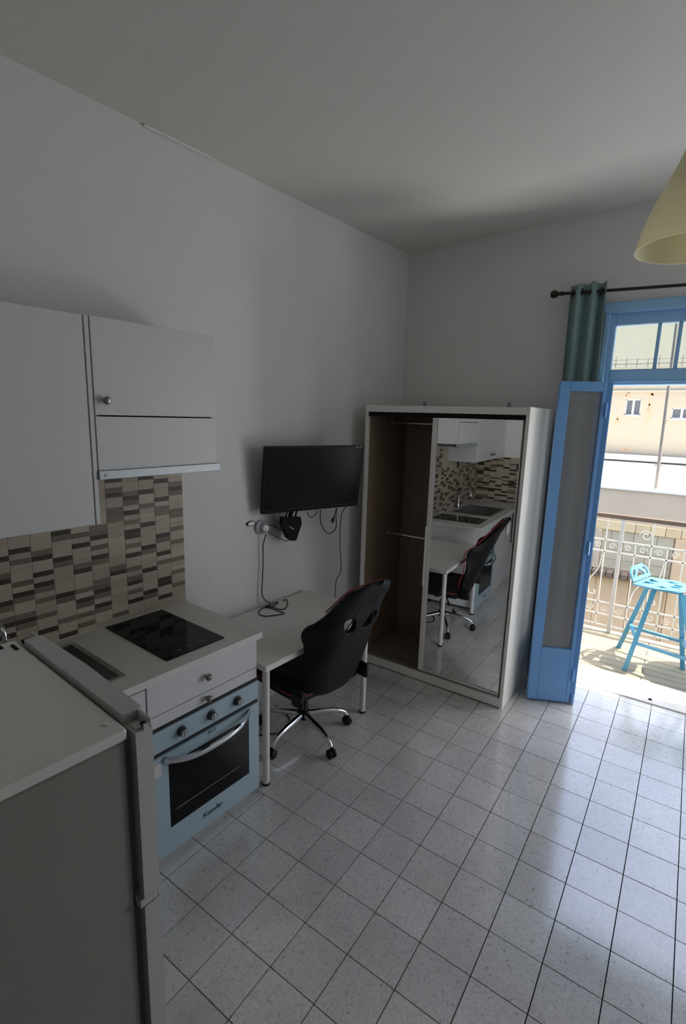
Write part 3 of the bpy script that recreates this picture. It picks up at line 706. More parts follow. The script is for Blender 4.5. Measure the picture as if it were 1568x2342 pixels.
part(fz, 'hinge', B().box(-0.54, -0.505, 0.016, 0.038, FH - 0.014, FH - 0.006, 0.002), MATTBLACK)
part(fr, 'door_hinge', B().box(-0.02, 0.012, 0.004, 0.040, 1.0115, 1.0285, 0.002), FRIDGE_DOOR)
for q in ((-0.05, -0.05), (-0.48, -0.05), (-0.05, -0.47), (-0.48, -0.47)): part(fr, 'foot', B().lathe([(0.02, 0), (0.02, 0.012), (0.012, 0.014), (0.012, 0.03)], 12, (*q, 0)), MATTBLACK)
part(fr, 'screw_cap', B().lathe([(0.007, FH), (0.006, FH + 0.003), (0.002, FH + 0.004)], 12, (-0.035, -0.018, 0)), FRIDGE_TOP)
part(fr, 'hinge_mark', B().box(-0.505, -0.47, -0.018, -0.010, FH, FH + 0.003, 0.001), MATTBLACK)
part(fr, 'hinge_mark', B().box(-0.52, -0.50, -0.04, -0.032, FH, FH + 0.003, 0.001), MATTBLACK)

# ================================================================== desk
dk = thing('desk', 'plain white desk with round legs against the wall under the television', 'desk', (0.35, 0.5, 0), 'K')
part(dk, 'desktop', B().box(0.040, 0.650, 0.008, 1.005, 0.680, 0.713, 0.0015), DESKTOP)
for a_, b_ in ((0.610, 0.046), (0.610, 0.930), (0.085, 0.046), (0.085, 0.930)):
    lg = part(dk, 'leg', B().tube([(a_, b_, 0.008), (a_, b_, 0.676)], 0.0195, 18), GREYPAINT, True)
    part(lg, 'foot_cap', B().lathe([(0.020, 0.0), (0.0225, 0.003), (0.0225, 0.012), (0.020, 0.014)], 18, (a_, b_, 0)), RUBBER, True)
    part(lg, 'mount_plate', B().box(a_ - 0.03, a_ + 0.03, b_ - 0.03, b_ + 0.03, 0.676, 0.680), GREYPAINT)

# ================================================================== gaming chair (local: +y front)
ch = thing('gaming_chair', 'black gaming chair with red piping on a chrome five-star base at the desk', 'chair', (-0.774, 0.931, 0), 'W', math.radians(80), local=True)
rot = math.radians(80)
for k in range(5):
    an = math.radians(-89 + 72 * k) - rot
    d = Vector((math.cos(an), math.sin(an), 0)); R_ = 0.294
    arm = [d * 0.03 + Vector((0, 0, 0.135)), d * 0.12 + Vector((0, 0, 0.128)), d * 0.20 + Vector((0, 0, 0.118)), d * 0.265 + Vector((0, 0, 0.097)), d * 0.292 + Vector((0, 0, 0.068))]
    a_ = part(ch, 'base_arm', B().tube(smooth_pts(arm, 5), 0.015, 12, taper=[0.022 - 0.0105 * q / 20 for q in range(21)]), CHROME, True)
    side = Vector((-d.y, d.x, 0)); c = d * R_ + Vector((0, 0, 0.0275))
    cs = B().wheel(c + side * 0.013, side, 0.0275, 0.018).wheel(c - side * 0.013, side, 0.0275, 0.018).tube([c + Vector((0, 0, 0.0)), c + Vector((0, 0, 0.045))], 0.009, 10)
    part(a_, 'caster', cs, BLACKPLASTIC, True)
part(ch, 'hub', B().lathe([(0.034, 0.105), (0.042, 0.11), (0.042, 0.15), (0.036, 0.16)], 24), BLACKPLASTIC, True)
part(ch, 'gas_lift', B().lathe([(0.028, 0.15), (0.028, 0.27), (0.015, 0.272), (0.015, 0.33)], 20), BLACKPLASTIC, True)
mech = part(ch, 'tilt_mechanism', B().box(-0.10, 0.10, -0.15, 0.13, 0.325, 0.375, 0.012, 2), MATTBLACK)
part(mech, 'lever', B().tube([(0.10, -0.05, 0.35), (0.20, -0.09, 0.335), (0.255, -0.12, 0.325)], 0.007, 8), MATTBLACK, True)
part(mech, 'tension_knob', B().wheel((0, 0.06, 0.31), (0, 0, 1), 0.025, 0.04, 16), MATTBLACK, True)

def cushion(x0, x1, y0, y1, z0, z1, n=16, crown=0.015, roll=0.05):
    b = B(); top, bot = [], []
    for j in range(n + 1):
        rt_, rb_ = [], []
        for i in range(n + 1):
            u, v = 2 * i / n - 1, 2 * j / n - 1
            k = 0.14
            uu = u * math.sqrt(1 - k * v * v / 1.0) if abs(v) < 1 else u * math.sqrt(1 - k)
            vv = v * math.sqrt(1 - k * u * u)
            ed = max(abs(u), abs(v)) ** 8
            x = (x0 + x1) / 2 + uu * (x1 - x0) / 2; y = (y0 + y1) / 2 + vv * (y1 - y0) / 2
            bol = roll * max(0, abs(u) - 0.55) / 0.45
            zt = z1 + crown * (1 - u * u) * (1 - v * v) + bol * (1 - ed) - ed * (z1 - z0) * 0.45
            zb = z0 + ed * (z1 - z0) * 0.3
            rt_.append(b.bm.verts.new((x, y, zt))); rb_.append(b.bm.verts.new((x, y, zb)))
        top.append(rt_); bot.append(rb_)
    for j in range(n):
        for i in range(n):
            b.bm.faces.new((top[j][i], top[j][i + 1], top[j + 1][i + 1], top[j + 1][i]))
            b.bm.faces.new((bot[j][i], bot[j + 1][i], bot[j + 1][i + 1], bot[j][i + 1]))
    for i in range(n):
        b.bm.faces.new((top[0][i], bot[0][i], bot[0][i + 1], top[0][i + 1])); b.bm.faces.new((top[n][i + 1], bot[n][i + 1], bot[n][i], top[n][i]))
        b.bm.faces.new((top[i + 1][0], bot[i + 1][0], bot[i][0], top[i][0])); b.bm.faces.new((top[i][n], bot[i][n], bot[i + 1][n], top[i + 1][n]))
    return b
seat = part(ch, 'seat', cushion(-0.255, 0.255, -0.24, 0.27, 0.372, 0.465, roll=0.055), LEATHER, True)
pip = []
for t in range(40):
    an = 2 * math.pi * t / 40; cx_, sx_ = math.cos(an), math.sin(an)
    r_ = 1 / (abs(cx_) ** 6 + abs(sx_) ** 6) ** (1 / 6)
    pip.append((0.252 * r_ * cx_ * 0.985, 0.015 + 0.252 * r_ * sx_ * 0.985, 0.425))
part(seat, 'piping', B().tube(pip, 0.005, 6, closed=True), REDTRIM, True)

PROF = [(0.40, 0.10), (0.415, 0.155), (0.45, 0.195), (0.52, 0.225), (0.62, 0.238), (0.70, 0.234), (0.76, 0.240), (0.805, 0.258), (0.84, 0.268), (0.868, 0.262), (0.895, 0.236), (0.93, 0.212), (0.98, 0.192), (1.03, 0.177), (1.07, 0.158), (1.095, 0.130), (1.112, 0.082), (1.117, 0.04)]
def halfw(z):
    for (z0, w0), (z1, w1) in zip(PROF, PROF[1:]):
        if z <= z1: return w0 + (w1 - w0) * max(0, (z - z0)) / (z1 - z0)
    return PROF[-1][1]
def backpt(u, z, off=0.0):
    wv = halfw(z)
    wing = 0.05 + 0.09 * math.exp(-((z - 0.80) / 0.15) ** 2) + 0.03 * math.exp(-((z - 0.55) / 0.1) ** 2)
    y = -0.245 - (z - 0.42) * 0.375 + wing * abs(u) ** 4 * (wv / 0.25) + off - 0.03 * max(0, (z - 0.98)) / 0.14
    return Vector((u * wv + 0.026, y, z))
NU, NV = 40, 52
def in_slot(x, z):
    for sg in (-1, 1):
        dx_ = (x - 0.026) * sg - 0.080 - (z - 0.872) * 0.35; dz_ = z - 0.872
        if abs(dx_) ** 2.6 / 0.042 ** 2.6 + abs(dz_) ** 2.6 / 0.056 ** 2.6 < 1: return True
    return False
bk = B(); gv = []
for j in range(NV + 1):
    z = 0.40 + (1.117 - 0.40) * j / NV
    gv.append([bk.bm.verts.new(backpt(2 * i / NU - 1, z)) for i in range(NU + 1)])
for j in range(NV):
    for i in range(NU):
        cc_ = (gv[j][i].co + gv[j + 1][i + 1].co) / 2
        if in_slot(cc_.x, cc_.z): continue
        bk.bm.faces.new((gv[j][i], gv[j][i + 1], gv[j + 1][i + 1], gv[j + 1][i]))
bmesh.ops.delete(bk.bm, geom=[v for v in bk.bm.verts if not v.link_faces], context='VERTS')
for _ in range(2):
    bv = [v for v in bk.bm.verts if v.is_boundary and in_slot(0.026 + (v.co.x - 0.026) * 0.93, 0.872 + (v.co.z - 0.872) * 0.93)]
    new = {}
    for v in bv:
        nb = [e.other_vert(v).co for e in v.link_edges if e.is_boundary]
        if len(nb) == 2: new[v] = v.co * 0.5 + (nb[0] + nb[1]) * 0.25
    for v, c_ in new.items(): v.co = c_
back = part(ch, 'backrest', bk, LEATHER, True)
sm = back.modifiers.new('pad', 'SOLIDIFY'); sm.thickness = 0.034; sm.offset = 0
bvm = back.modifiers.new('round', 'BEVEL'); bvm.width = 0.010; bvm.segments = 3; bvm.limit_method = 'ANGLE'; bvm.angle_limit = math.radians(50)
edge = [backpt(-1.0, z, 0.020) + Vector((-0.002, 0, 0)) for z in [0.96 + 0.02 * q for q in range(8)]]
edge += [backpt(u / 6.0, 1.117, 0.020) + Vector((0, 0, 0.003)) for u in range(-5, 6)]
edge += [backpt(1.0, z, 0.022) + Vector((0.002, 0, 0)) for z in [1.10 - 0.02 * q for q in range(33)]]
part(back, 'piping', B().tube(edge, 0.0042, 6), REDTRIM, True)
for sg in (-1, 1):
    seam = [backpt(sg * (0.42 + 0.12 * math.sin(q * 0.25)), 0.47 + 0.028 * q, -0.018) for q in range(21)]
    part(back, 'seam', B().tube(seam, 0.0035, 6), material('seam_grey', (0.025, 0.025, 0.028), 0.5), True)
    frame = []
    for t in range(24):
        an = 2 * math.pi * t / 24; cs_, sn_ = math.cos(an), math.sin(an)
        ex, ez = 0.045 * math.copysign(abs(cs_) ** 0.77, cs_), 0.059 * math.copysign(abs(sn_) ** 0.77, sn_)
        z = 0.872 + ez; x = sg * (0.080 + ez * 0.35 + ex)
        frame.append(backpt(x / halfw(z), z, -0.012))
    ins = B(); rows = []
    for q in range(15):
        z = 0.58 + 0.025 * q; hw = 0.16 - 0.05 * abs(q - 7) / 7
        rows.append([ins.bm.verts.new(backpt(sg * (0.74 + hw * k_), z, 0.0205)) for k_ in (-1, -0.5, 0, 0.5, 1)])
    for ra, rb in zip(rows, rows[1:]):
        for k_ in range(4): ins.bm.faces.new((ra[k_], ra[k_ + 1], rb[k_ + 1], rb[k_]))
    io = part(back, 'side_insert', ins, REDTRIM, True); io.modifiers.new('thick', 'SOLIDIFY').thickness = 0.004
    part(back, 'slot_frame', B().tube(frame, 0.005, 8, closed=True), BLACKPLASTIC, True)
for sg in (-1, 1):
    part(ch, 'recline_hinge', B().box(sg * 0.258 - 0.010, sg * 0.258 + 0.010, -0.29, -0.20, 0.395, 0.49, 0.008, 2).wheel((sg * 0.266, -0.262, 0.455), (1, 0, 0), 0.028, 0.018, 18), BLACKPLASTIC, True)
part(ch, 'recline_lever', B().tube([(0.276, -0.262, 0.455), (0.290, -0.264, 0.460)], 0.010, 10), BLACKPLASTIC, True)

# ================================================================== television, media box, sockets, cables
yaw, tilt = 0.354, 0.121
tl = Vector((math.sin(yaw), math.cos(yaw), 0)); tn = Vector((math.cos(yaw), -math.sin(yaw), 0))
tu = Vector((0, 0, 1)) * math.cos(tilt) + tn * math.sin(tilt); ty = tu.cross(tl)
TVM = Matrix(((tl.x, ty.x, tu.x, -1.003), (tl.y, ty.y, tu.y, 1.304), (tl.z, ty.z, tu.z, 1.555), (0, 0, 0, 1)))
tv = thing('television', 'black flat-screen television tilted out from the wall above the desk', 'television', local=True)
tv.matrix_world = TVM
part(tv, 'bezel', B().box(-0.375, 0.375, 0.0, 0.030, -0.215, 0.215, 0.004), BLACKPLASTIC)
part(tv, 'screen', B().box(-0.364, 0.364, -0.0015, 0.004, -0.192, 0.205), SCREEN)
part(tv, 'back_housing', B().prism([(-0.30, 0.030), (0.30, 0.030), (0.24, 0.062), (-0.24, 0.062)], -0.17, 0.12), MATTBLACK)
part(tv, 'corner_print', B().mesh(text_mesh('FULL HD', 0.016), Matrix.Translation((0.330, -0.002, 0.207)) @ Matrix.Rotation(math.radians(90), 4, 'X')), TEXTPALE)
part(tv, 'lower_ridge', B().box(-0.372, 0.372, -0.003, 0.0, -0.213, -0.200, 0.001), MATTBLACK)
brk = thing('television_bracket', 'black swing-arm wall bracket behind the television', 'bracket', (0.0, 0.80, 1.56), 'K')
part(brk, 'wall_plate', B().box(0.0, 0.012, 0.755, 0.845, 1.44, 1.68, 0.002), MATTBLACK)
part(brk, 'arm', B().tube([(0.012, 0.80, 1.56), (0.07, 0.86, 1.56), (0.128, 0.84, 1.555)], 0.014, 10), MATTBLACK, True)
bx = thing('media_box', 'angular black media box hanging on straps below the television', 'media box', (0.11, 0.74, 1.14), 'K')
part(bx, 'case', B().prism([(0.664, 1.31), (0.829, 1.290), (0.842, 1.245), (0.790, 1.135), (0.748, 1.138), (0.712, 1.165), (0.659, 1.262)], 0.085, 0.118, axis=0), MATTBLACK)
part(bx, 'logo', B().prism([(0.722, 1.243), (0.762, 1.219), (0.762, 1.213), (0.722, 1.237)], 0.1181, 0.1186, axis=0), TEXTPALE)
for b_ in (0.70, 0.742, 0.795):
    part(bx, 'strap', B().tube([(0.10, b_, 1.295), (0.108, b_, 1.32), (0.115, b_, 1.337)], 0.006 if b_ != 0.742 else 0.014, 8), MATTBLACK, True)
sk1 = thing('power_socket', 'round grey wall socket with a white plug, under the television', 'socket', (0.0, 0.575, 1.243), 'K')
part(sk1, 'face_plate', B().wheel((0.008, 0.568, 1.243), (1, 0, 0), 0.046, 0.016, 26), GREYPLASTIC, True)
part(sk1, 'plug', B().wheel((0.028, 0.588, 1.240), (1, 0, 0), 0.026, 0.028, 20).tube([(0.036, 0.588, 1.240), (0.045, 0.583, 1.212)], 0.009, 10), WHITEPLASTIC, True)
sk2 = thing('wall_switch', 'small oval wall switch to the side of the round socket', 'switch', (0.0, 0.489, 1.278), 'K')
ovl = B().lathe([(0.020, 0.0), (0.020, 0.006), (0.017, 0.009)], 24)
bmesh.ops.transform(ovl.bm, matrix=Matrix.Translation((0, 0.489, 1.278)) @ Matrix.Rotation(math.radians(90), 4, 'Y') @ Matrix.Diagonal((0.85, 1.9, 1, 1)), verts=ovl.bm.verts[:])
part(sk2, 'rim', ovl, MATTBLACK, True)
ovl = B().lathe([(0.0165, 0.009), (0.014, 0.013), (0.002, 0.014)], 24)
bmesh.ops.transform(ovl.bm, matrix=Matrix.Translation((0, 0.489, 1.278)) @ Matrix.Rotation(math.radians(90), 4, 'Y') @ Matrix.Diagonal((0.85, 1.9, 1, 1)), verts=ovl.bm.verts[:])
part(sk2, 'rocker', ovl, WHITEPLASTIC, True)

def cable(name, label, pts, r=0.0035, per=6):
    return solo(name, label, 'cable', B().tube(smooth_pts(pts, per), r, 8), CABLE, tuple(pts[0]), 'K', smooth=True)
cable('power_cable', 'black power cable dropping from the wall socket to a loose coil on the desk',
      [(0.045, 0.580, 1.20), (0.028, 0.571, 1.12), (0.025, 0.573, 1.00), (0.025, 0.566, 0.88), (0.028, 0.560, 0.80), (0.045, 0.570, 0.755), (0.055, 0.600, 0.73), (0.075, 0.583, 0.7175), (0.075, 0.549, 0.7175),
       (0.092, 0.592, 0.7175), (0.066, 0.672, 0.7175), (0.062, 0.600, 0.7200), (0.075, 0.500, 0.7175), (0.130, 0.443, 0.7175), (0.185, 0.455, 0.7175), (0.232, 0.545, 0.7175), (0.222, 0.560, 0.7175), (0.140, 0.566, 0.7175), (0.078, 0.555, 0.7220), (0.100, 0.575, 0.7220),
       (0.178, 0.592, 0.7180), (0.165, 0.650, 0.7175), (0.120, 0.706, 0.7175), (0.075, 0.745, 0.7175), (0.070, 0.715, 0.7175)])
cable('adapter_cable', 'short black cable looping from the wall socket to the media box',
      [(0.040, 0.585, 1.262), (0.05, 0.639, 1.246), (0.055, 0.696, 1.216), (0.060, 0.756, 1.183), (0.060, 0.786, 1.145), (0.055, 0.775, 1.124), (0.05, 0.736, 1.134), (0.045, 0.677, 1.168), (0.04, 0.620, 1.203), (0.038, 0.588, 1.228)], 0.003)
cable('signal_cable', 'small black cable loop under the middle of the television', [(0.205, 0.802, 1.336), (0.20, 0.813, 1.315), (0.20, 0.845, 1.297), (0.20, 0.888, 1.310), (0.205, 0.898, 1.336)], 0.003)
cable('signal_cable', 'long black cable loop hanging under the right half of the television', [(0.21, 0.925, 1.334), (0.20, 0.939, 1.253), (0.20, 0.992, 1.178), (0.20, 1.038, 1.155), (0.20, 1.097, 1.170), (0.20, 1.113, 1.212), (0.20, 1.105, 1.267), (0.21, 1.100, 1.33)], 0.0035)
cable('aerial_cable', 'thin black cable falling from the television past the desk end', [(0.20, 1.25, 1.33), (0.12, 1.272, 1.25), (0.10, 1.287, 1.04), (0.10, 1.310, 0.81), (0.10, 1.257, 0.737), (0.10, 1.243, 0.60), (0.08, 1.25, 0.30), (0.06, 1.24, 0.006)], 0.003)
pl_ = thing('cable_plug', 'loose black plug dangling beside the cable loop under the television', 'plug', (0.20, 1.075, 1.24), 'K')
part(pl_, 'plug_body', B().tube([(0.20, 1.068, 1.228), (0.20, 1.072, 1.25), (0.205, 1.078, 1.268)], 0.010, 10, taper=[0.010, 0.0115, 0.005]), CABLE, True)
part(pl_, 'lead', B().tube(smooth_pts([(0.205, 1.078, 1.268), (0.21, 1.088, 1.31), (0.215, 1.090, 1.332)], 5), 0.0028, 8), CABLE, True)
cable('floor_cable', 'black cable lying on the floor under the desk', [(0.10, 0.30, 0.05), (0.18, 0.28, 0.006), (0.30, 0.33, 0.0055), (0.36, 0.45, 0.0055), (0.28, 0.56, 0.0055), (0.12, 0.60, 0.006)], 0.0045)

# ================================================================== pendant lamp
LX, LY, LZ = 0.945, 0.635, 2.487
lp = thing('pendant_lamp', 'cream bell-shaped pendant lamp hanging from the ceiling', 'lamp', (LX, LY, LZ))
prof = [(0.168, 0.0), (0.166, 0.012), (0.150, 0.075), (0.128, 0.135), (0.100, 0.195), (0.078, 0.245), (0.060, 0.300), (0.047, 0.350), (0.038, 0.385), (0.022, 0.400)]
shell = prof + [(r - 0.004, z - 0.003) for r, z in prof[::-1]]
shell[-1] = (prof[0][0] - 0.004, 0.0)
sb = B().lathe(shell + [shell[0]], 48, (LX, LY, LZ), cap=False); bmesh.ops.remove_doubles(sb.bm, verts=sb.bm.verts[:], dist=0.00005)
part(lp, 'shade', sb, SHADE, True)
part(lp, 'cord', B().tube([(LX, LY, LZ + 0.395), (LX, LY, 3.345)], 0.004, 8), WHITEPLASTIC, True)
part(lp, 'ceiling_cup', B().lathe([(0.045, 3.325), (0.048, 3.340), (0.048, 3.352)], 24, (LX, LY, 0)), WHITEPLASTIC, True)
hol = part(lp, 'bulb_holder', B().lathe([(0.018, 0.27), (0.022, 0.28), (0.022, 0.38), (0.010, 0.399)], 16, (LX, LY, LZ)), WHITEPLASTIC, True)
part(hol, 'bulb', B().lathe([(0.003, 0.115), (0.020, 0.122), (0.030, 0.145), (0.030, 0.165), (0.020, 0.20), (0.014, 0.225), (0.013, 0.272)], 20, (LX, LY, LZ)), WHITEPLASTIC, True)

# ================================================================== balcony
BZ = -0.02
balc = struct('floor_balcony', B().box(-1.6, 4.6, YB + 0.30, 4.05, -0.28, BZ - 0.010), GROUT)
y = YB + 0.342; k = 0
while y < 4.02:
    for x0 in (-1.6, -0.35, 0.9, 2.15, 3.4):
        sh = 0.6 * (k % 2)
        xa, xb = max(-1.6, x0 - sh + 0.002), min(4.6, x0 - sh + 1.248)
        part(balc, 'plank', B().box(xa, xb, y + 0.003, min(y + 0.097, 4.045), BZ - 0.012, BZ, 0.0015), PLANK)
    y += 0.10; k += 1
RYV = 3.95
rl = thing('balcony_railing', 'white wrought-iron balcony railing with scrolls and a brown handrail', 'railing', (1.2, RYV, BZ))
part(rl, 'handrail', B().box(-1.55, 4.5, RYV - 0.022, RYV + 0.022, 1.098, 1.138, 0.006, 2), HANDRAIL)
for z in (0.885, 0.775, 0.27, 0.15, 0.042):
    part(rl, 'rail_bar', B().box(-1.55, 4.5, RYV - 0.005, RYV + 0.005, z - 0.006, z + 0.006), IRON)
nx = 0
x = -1.44
while x < 4.45:
    post = abs((x - 0.56) / 1.0 - round((x - 0.56) / 1.0)) < 0.05
    if post: part(rl, 'post', B().box(x - 0.016, x + 0.016, RYV - 0.016, RYV + 0.016, BZ, 1.098, 0.002), IRONPOST)
    else:
        part(rl, 'baluster', B().box(x - 0.005, x + 0.005, RYV - 0.005, RYV + 0.005, 0.042, 0.885 if nx % 3 else 1.098), IRON)
    x += 0.125; nx += 1
def scroll(cx, cz, r, s=1, flip=1, turns=1.4):
    return [(cx + s * r * (1 - 0.75 * t) * math.cos(2 * math.pi * turns * t), RYV, cz + flip * r * (1 - 0.75 * t) * math.sin(2 * math.pi * turns * t)) for t in [q / 18 for q in range(19)]]
x = -1.44; k = 0
while x < 4.4:
    cx = x + 0.0625
    for cz, r, fl in ((0.83, 0.032, 1), (0.21, 0.034, -1)):
        part(rl, 'scroll', B().tube(scroll(cx, cz, r, 1 if k % 2 else -1, fl), 0.003, 5), IRON)
    if k % 4 == 1:
        part(rl, 'scroll', B().tube(smooth_pts([(cx - 0.05, RYV, 0.30), (cx - 0.03, RYV, 0.42), (cx + 0.035, RYV, 0.55), (cx + 0.03, RYV, 0.68), (cx - 0.02, RYV, 0.69), (cx - 0.02, RYV, 0.65)], 4), 0.0045, 5), IRON)
        part(rl, 'scroll', B().tube(scroll(cx + 0.01, 0.97, 0.055, -1, 1), 0.0045, 5), IRON)
    elif k % 4 == 2:
        part(rl, 'scroll', B().tube(smooth_pts([(cx + 0.05, RYV, 0.74), (cx + 0.03, RYV, 0.60), (cx - 0.035, RYV, 0.47), (cx - 0.03, RYV, 0.35), (cx + 0.02, RYV, 0.34), (cx + 0.02, RYV, 0.38)], 4), 0.0045, 5), IRON)
    x += 0.125; k += 1

# bar stool
stl = thing('bar_stool', 'turquoise metal bar stool with cut-out seat on the sunny balcony', 'stool', (0.973, 3.36, BZ), local=True)
feet = [(-0.195, -0.165), (-0.290, 0.285), (0.195, 0.160), (0.290, -0.290)]
tops = [(-0.075, -0.075), (-0.120, 0.120), (0.095, 0.090), (0.115, -0.110)]
for (fx, fy), (tx, ty_) in zip(feet, tops):
    lg = part(stl, 'leg', B().tube([(fx, fy, 0.006), (tx, ty_, 0.705)], 0.017, sq=True), STOOLBLUE)
    part(lg, 'foot_cap', B().box(fx - 0.02, fx + 0.02, fy - 0.02, fy + 0.02, 0.0, 0.010, 0.002), STOOLBLUE)
def at_h(i, z):
    t = z / 0.705; f_, t_ = feet[i], tops[i]
    return (f_[0] + (t_[0] - f_[0]) * t, f_[1] + (t_[1] - f_[1]) * t, z)
for i, j, z in ((0, 1, 0.27), (1, 2, 0.24), (2, 3, 0.27), (3, 0, 0.24), (0, 2, 0.235)):
    if (i, j) != (0, 2): part(stl, 'footrest', B().tube([at_h(i, z), at_h(j, z)], 0.011, sq=True), STOOLBLUE)
SR = Matrix.Rotation(math.radians(-18), 4, 'Z')
seat_o = [(-0.155, -0.165), (0.03, -0.185), (0.165, -0.135), (0.195, 0.0), (0.165, 0.135), (0.03, 0.185), (-0.155, 0.165), (-0.175, 0.0)]
seat_h = [[(0.07, -0.06), (0.135, -0.04), (0.135, -0.01), (0.07, -0.015)], [(0.07, 0.015), (0.135, 0.01), (0.135, 0.04), (0.07, 0.06)], [(-0.02, -0.13), (0.09, -0.11), (0.03, -0.075)], [(-0.02, 0.13), (0.03, 0.075), (0.09, 0.11)], [(-0.12, -0.10), (-0.03, -0.03), (-0.12, -0.01)], [(-0.12, 0.01), (-0.03, 0.03), (-0.12, 0.10)]]
sp_b = B().mesh(plate_mesh(seat_o, seat_h, 0.012), Matrix.Translation((-0.03, 0.0, 0.725)) @ SR @ Matrix.Rotation(math.radians(-4), 4, 'Y'))
sp_b.box(-0.12, 0.09, -0.10, 0.10, 0.698, 0.710)
part(stl, 'seat', sp_b, STOOLBLUE)
lip_o = [(-0.165, 0.0), (0.165, 0.0), (0.150, 0.075), (0.085, 0.118), (-0.085, 0.118), (-0.150, 0.075)]
lip_h = [[(-0.08, 0.03), (0.0, 0.09), (0.08, 0.03)], [(-0.135, 0.025), (-0.10, 0.03), (-0.06, 0.085), (-0.09, 0.095), (-0.13, 0.065)], [(0.135, 0.025), (0.13, 0.065), (0.09, 0.095), (0.06, 0.085), (0.10, 0.03)]]
LIPM = Matrix.Translation((-0.03, 0, 0.725)) @ SR @ Matrix.Translation((-0.155, 0, 0.008)) @ Matrix.Rotation(math.radians(-28), 4, 'Y') @ Matrix(((0, 0, 1, 0), (1, 0, 0, 0), (0, 1, 0, 0), (0, 0, 0, 1)))
part(stl, 'back_lip', B().mesh(plate_mesh(lip_o, lip_h, 0.012), LIPM), STOOLBLUE)

# round table just past the door jamb: its disc shades the balcony floor
tb = thing('bistro_table', 'round metal bistro table on the balcony by the stool', 'table', (1.50, 3.405, BZ))
part(tb, 'table_top', B().lathe([(0.325, 0.700), (0.330, 0.704), (0.330, 0.716), (0.326, 0.720)], 48, (1.50, 3.405, 0)), STOOLBLUE, True)
part(tb, 'column', B().lathe([(0.022, 0.0), (0.022, 0.700)], 16, (1.50, 3.405, 0)), STOOLBLUE, True)
part(tb, 'foot', B().lathe([(0.19, BZ), (0.19, BZ + 0.012), (0.03, BZ + 0.03)], 32, (1.50, 3.405, 0)), STOOLBLUE, True)

# ================================================================== houses across the street
struct('ground', B().box(-40, 40, 4.3, 60, -6.2, -6.0), ASPHALT)
h1 = thing('low_house', 'low flat-roofed house across the street with yellow block course', 'house', (0, 9, -6))
part(h1, 'wall', B().box(-10, 10, 9.0, 9.3, -6.0, 0.80).box(-10, -9.7, 9.3, 18, -6, 0.6).box(9.7, 10, 9.3, 18, -6, 0.6), PLASTER)
part(h1, 'roof', B().box(-10, 10, 9.3, 18.0, 0.45, 0.74), ROOFWHITE)
part(h1, 'parapet_cap', B().box(-10.03, 10.03, 8.97, 9.33, 0.80, 0.835, 0.004), ROOFWHITE)
xx = -2.2
while xx < 3.2:
    part(h1, 'block', B().box(xx + 0.004, xx + 0.226, 8.955, 9.0, 0.045, 0.212, 0.006), YBLOCK); xx += 0.23
for z0, z1 in ((-0.135, 0.040), (-0.32, -0.14), (-0.50, -0.325), (-0.675, -0.505)):
    xx = -2.2 - 0.15 * (z0 < -0.3)
    while xx < 0.9:
        part(h1, 'wall_panel', B().box(xx + 0.003, min(xx + 0.36, 0.93) - 0.003, 8.975, 9.0, z0, z1, 0.003), GPANEL); xx += 0.36
part(h1, 'pilaster', B().box(0.95, 1.35, 8.95, 9.0, -6.0, 0.04, 0.006), TAN)
part(h1, 'pilaster', B().box(-0.30, -0.20, 8.93, 8.975, -0.70, 0.04, 0.006), PLASTER)
xx = -2.2
while xx < 0.95:
    part(h1, 'roof_tile', B().box(xx + 0.004, xx + 0.116, 8.80, 9.0, -0.83, -0.70, 0.02), TILEBROWN); xx += 0.12
for z0, z1 in ((-1.35, -0.84), (-1.90, -1.36), (-2.5, -1.91), (-3.2, -2.51)):
    xx = -2.2 - 0.2 * (int(z0 * 10) % 2)
    while xx < 0.95:
        part(h1, 'wall_panel', B().box(xx + 0.003, min(xx + 0.55, 0.945) - 0.003, 8.97, 9.0, z0, z1, 0.003), TAN); xx += 0.55
h2 = thing('apartment_block', 'sunlit cream apartment block behind the flat roof with small windows', 'building', (0, 18, -6))
WIN = [(-1.05, -0.61, 2.265, 2.78), (0.262, 0.80, 2.188, 2.516), (-3.6, -3.0, 2.2, 2.78), (2.4, 2.95, 2.2, 2.6)]
b2 = B(); lo = -6.0; xs = -9.0
def panel_with_windows(b, x0, x1, z0, z1, wins, y0, y1):
    xcur = x0
    for (a, c, e, f) in sorted(wins):
        b.box(xcur, a, y0, y1, z0, z1); b.box(a, c, y0, y1, z0, e); b.box(a, c, y0, y1, f, z1); xcur = c
    b.box(xcur, x1, y0, y1, z0, z1)
panel_with_windows(b2, -9, 9, -6, 3.80, WIN, 18.0, 18.3)
b2.box(-9, 9, 18.3, 20.2, 3.5, 3.80)
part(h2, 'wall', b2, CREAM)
part(h2, 'cornice', B().box(-9, 9, 17.93, 18.0, 3.00, 3.07, 0.01), CREAM)
part(h2, 'ledge', B().box(-9, 9, 17.75, 18.0, 0.80, 0.98, 0.02), material('grey_ledge', (0.50, 0.49, 0.48), 0.9, noise=0.15))
part(h2, 'pipe', B().tube([(-9, 17.70, 0.97), (9, 17.70, 0.95)], 0.03, 8), ROOFWHITE)
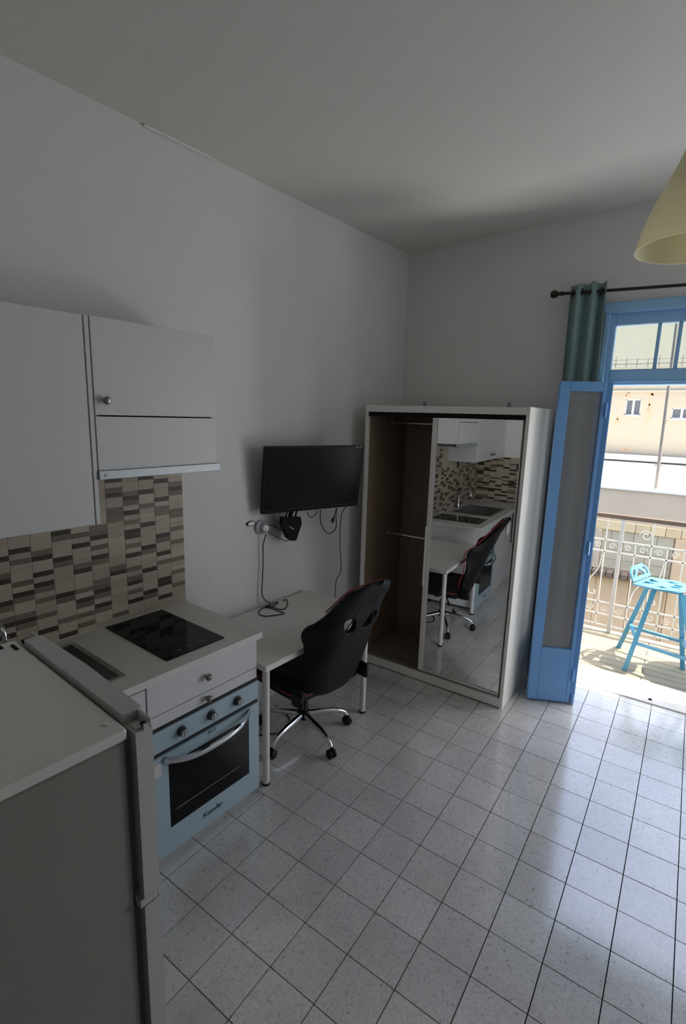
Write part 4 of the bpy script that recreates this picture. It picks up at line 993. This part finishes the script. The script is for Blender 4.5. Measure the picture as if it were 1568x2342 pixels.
for (a, c, e, f) in WIN:
    m_ = (a + c) / 2
    wd = part(h2, 'window', B().box(a, c, 18.06, 18.10, e, e + 0.03).box(a, c, 18.06, 18.10, f - 0.03, f).box(a, a + 0.025, 18.06, 18.10, e, f).box(c - 0.025, c, 18.06, 18.10, e, f).box(m_ - 0.03, m_ + 0.03, 18.05, 18.10, e, f), ROOFWHITE)
    part(wd, 'pane', B().box(a + 0.025, m_ - 0.03, 18.085, 18.09, e + 0.03, f - 0.03), WINGLASS)
    part(wd, 'pane', B().box(m_ + 0.03, c - 0.025, 18.085, 18.09, e + 0.03, f - 0.03), WINGLASS)
    part(h2, 'window_sill', B().box(a - 0.03, c + 0.03, 17.95, 18.06, e - 0.04, e, 0.005), material('grey_ledge', (0.5, 0.49, 0.48)))
RUST = material('rust_stain', (0.46, 0.28, 0.15), 0.95, noise=0.4, scale=9)
rng = random.Random(3)
for cx_, cz_, w_, h_, n_ in ((-1.03, 2.93, 0.22, 0.12, 7), (-0.33, 2.90, 0.13, 0.14, 6), (-0.38, 2.45, 0.07, 0.40, 12), (-1.22, 2.2, 0.07, 0.18, 6), (-0.9, 1.14, 0.30, 0.05, 6)):
    for q in range(n_):
        px_, pz_ = cx_ + rng.gauss(0, w_ * 0.5), cz_ + rng.gauss(0, h_ * 0.5)
        part(h2, 'flaking_patch', B().prism([(px_ + rng.uniform(0.015, 0.04) * math.cos(t * 0.785), pz_ + rng.uniform(0.02, 0.06) * math.sin(t * 0.785)) for t in range(8)], 17.994, 18.001, axis=1), RUST)
h3 = thing('tall_building', 'tall cream building behind the roof terrace', 'building', (0, 26, -6))
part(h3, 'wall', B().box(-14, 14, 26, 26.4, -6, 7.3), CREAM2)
part(h3, 'cornice', B().box(-14.1, 14.1, 25.8, 26, 7.0, 7.25, 0.02), CREAM2)
for zf in (5.3,):
    for xf in (-7.5, -4.2, 3.6, 7.2):
        wf = part(h3, 'window', B().box(xf, xf + 1.2, 25.93, 26.0, zf, zf + 1.4, 0.01), ROOFWHITE)
        part(wf, 'pane', B().box(xf + 0.08, xf + 1.12, 25.92, 25.935, zf + 0.08, zf + 1.32), WINGLASS)
tr = thing('roof_railing', 'thin dark railing along the roof terrace of the apartment block', 'railing', (0, 18.2, 3.8))
for z in (3.92, 4.06): part(tr, 'rail_bar', B().tube([(-9, 18.2, z), (9, 18.2, z)], 0.013, 6), POLEWOOD)
xx = -4.0
while xx < 4:
    part(tr, 'post', B().tube([(xx, 18.2, 3.80), (xx, 18.2, 4.06 + 0.16 * rng.random())], 0.012, 6), POLEWOOD); xx += 0.31
up_ = thing('utility_pole', 'thin grey utility pole rising from the edge of the flat roof', 'pole', (0.525, 9.45, 0.74))
part(up_, 'pole', B().tube([(0.525, 9.45, 0.74), (0.44, 9.45, 6.0)], 0.022, 10, taper=[0.030, 0.018]), POLEWOOD, True)
part(up_, 'clamp', B().tube([(0.49, 9.45, 2.05), (0.55, 9.45, 2.05)], 0.012, 8).tube([(0.44, 9.45, 1.25), (0.58, 9.45, 1.25)], 0.012, 8), POLEWOOD)
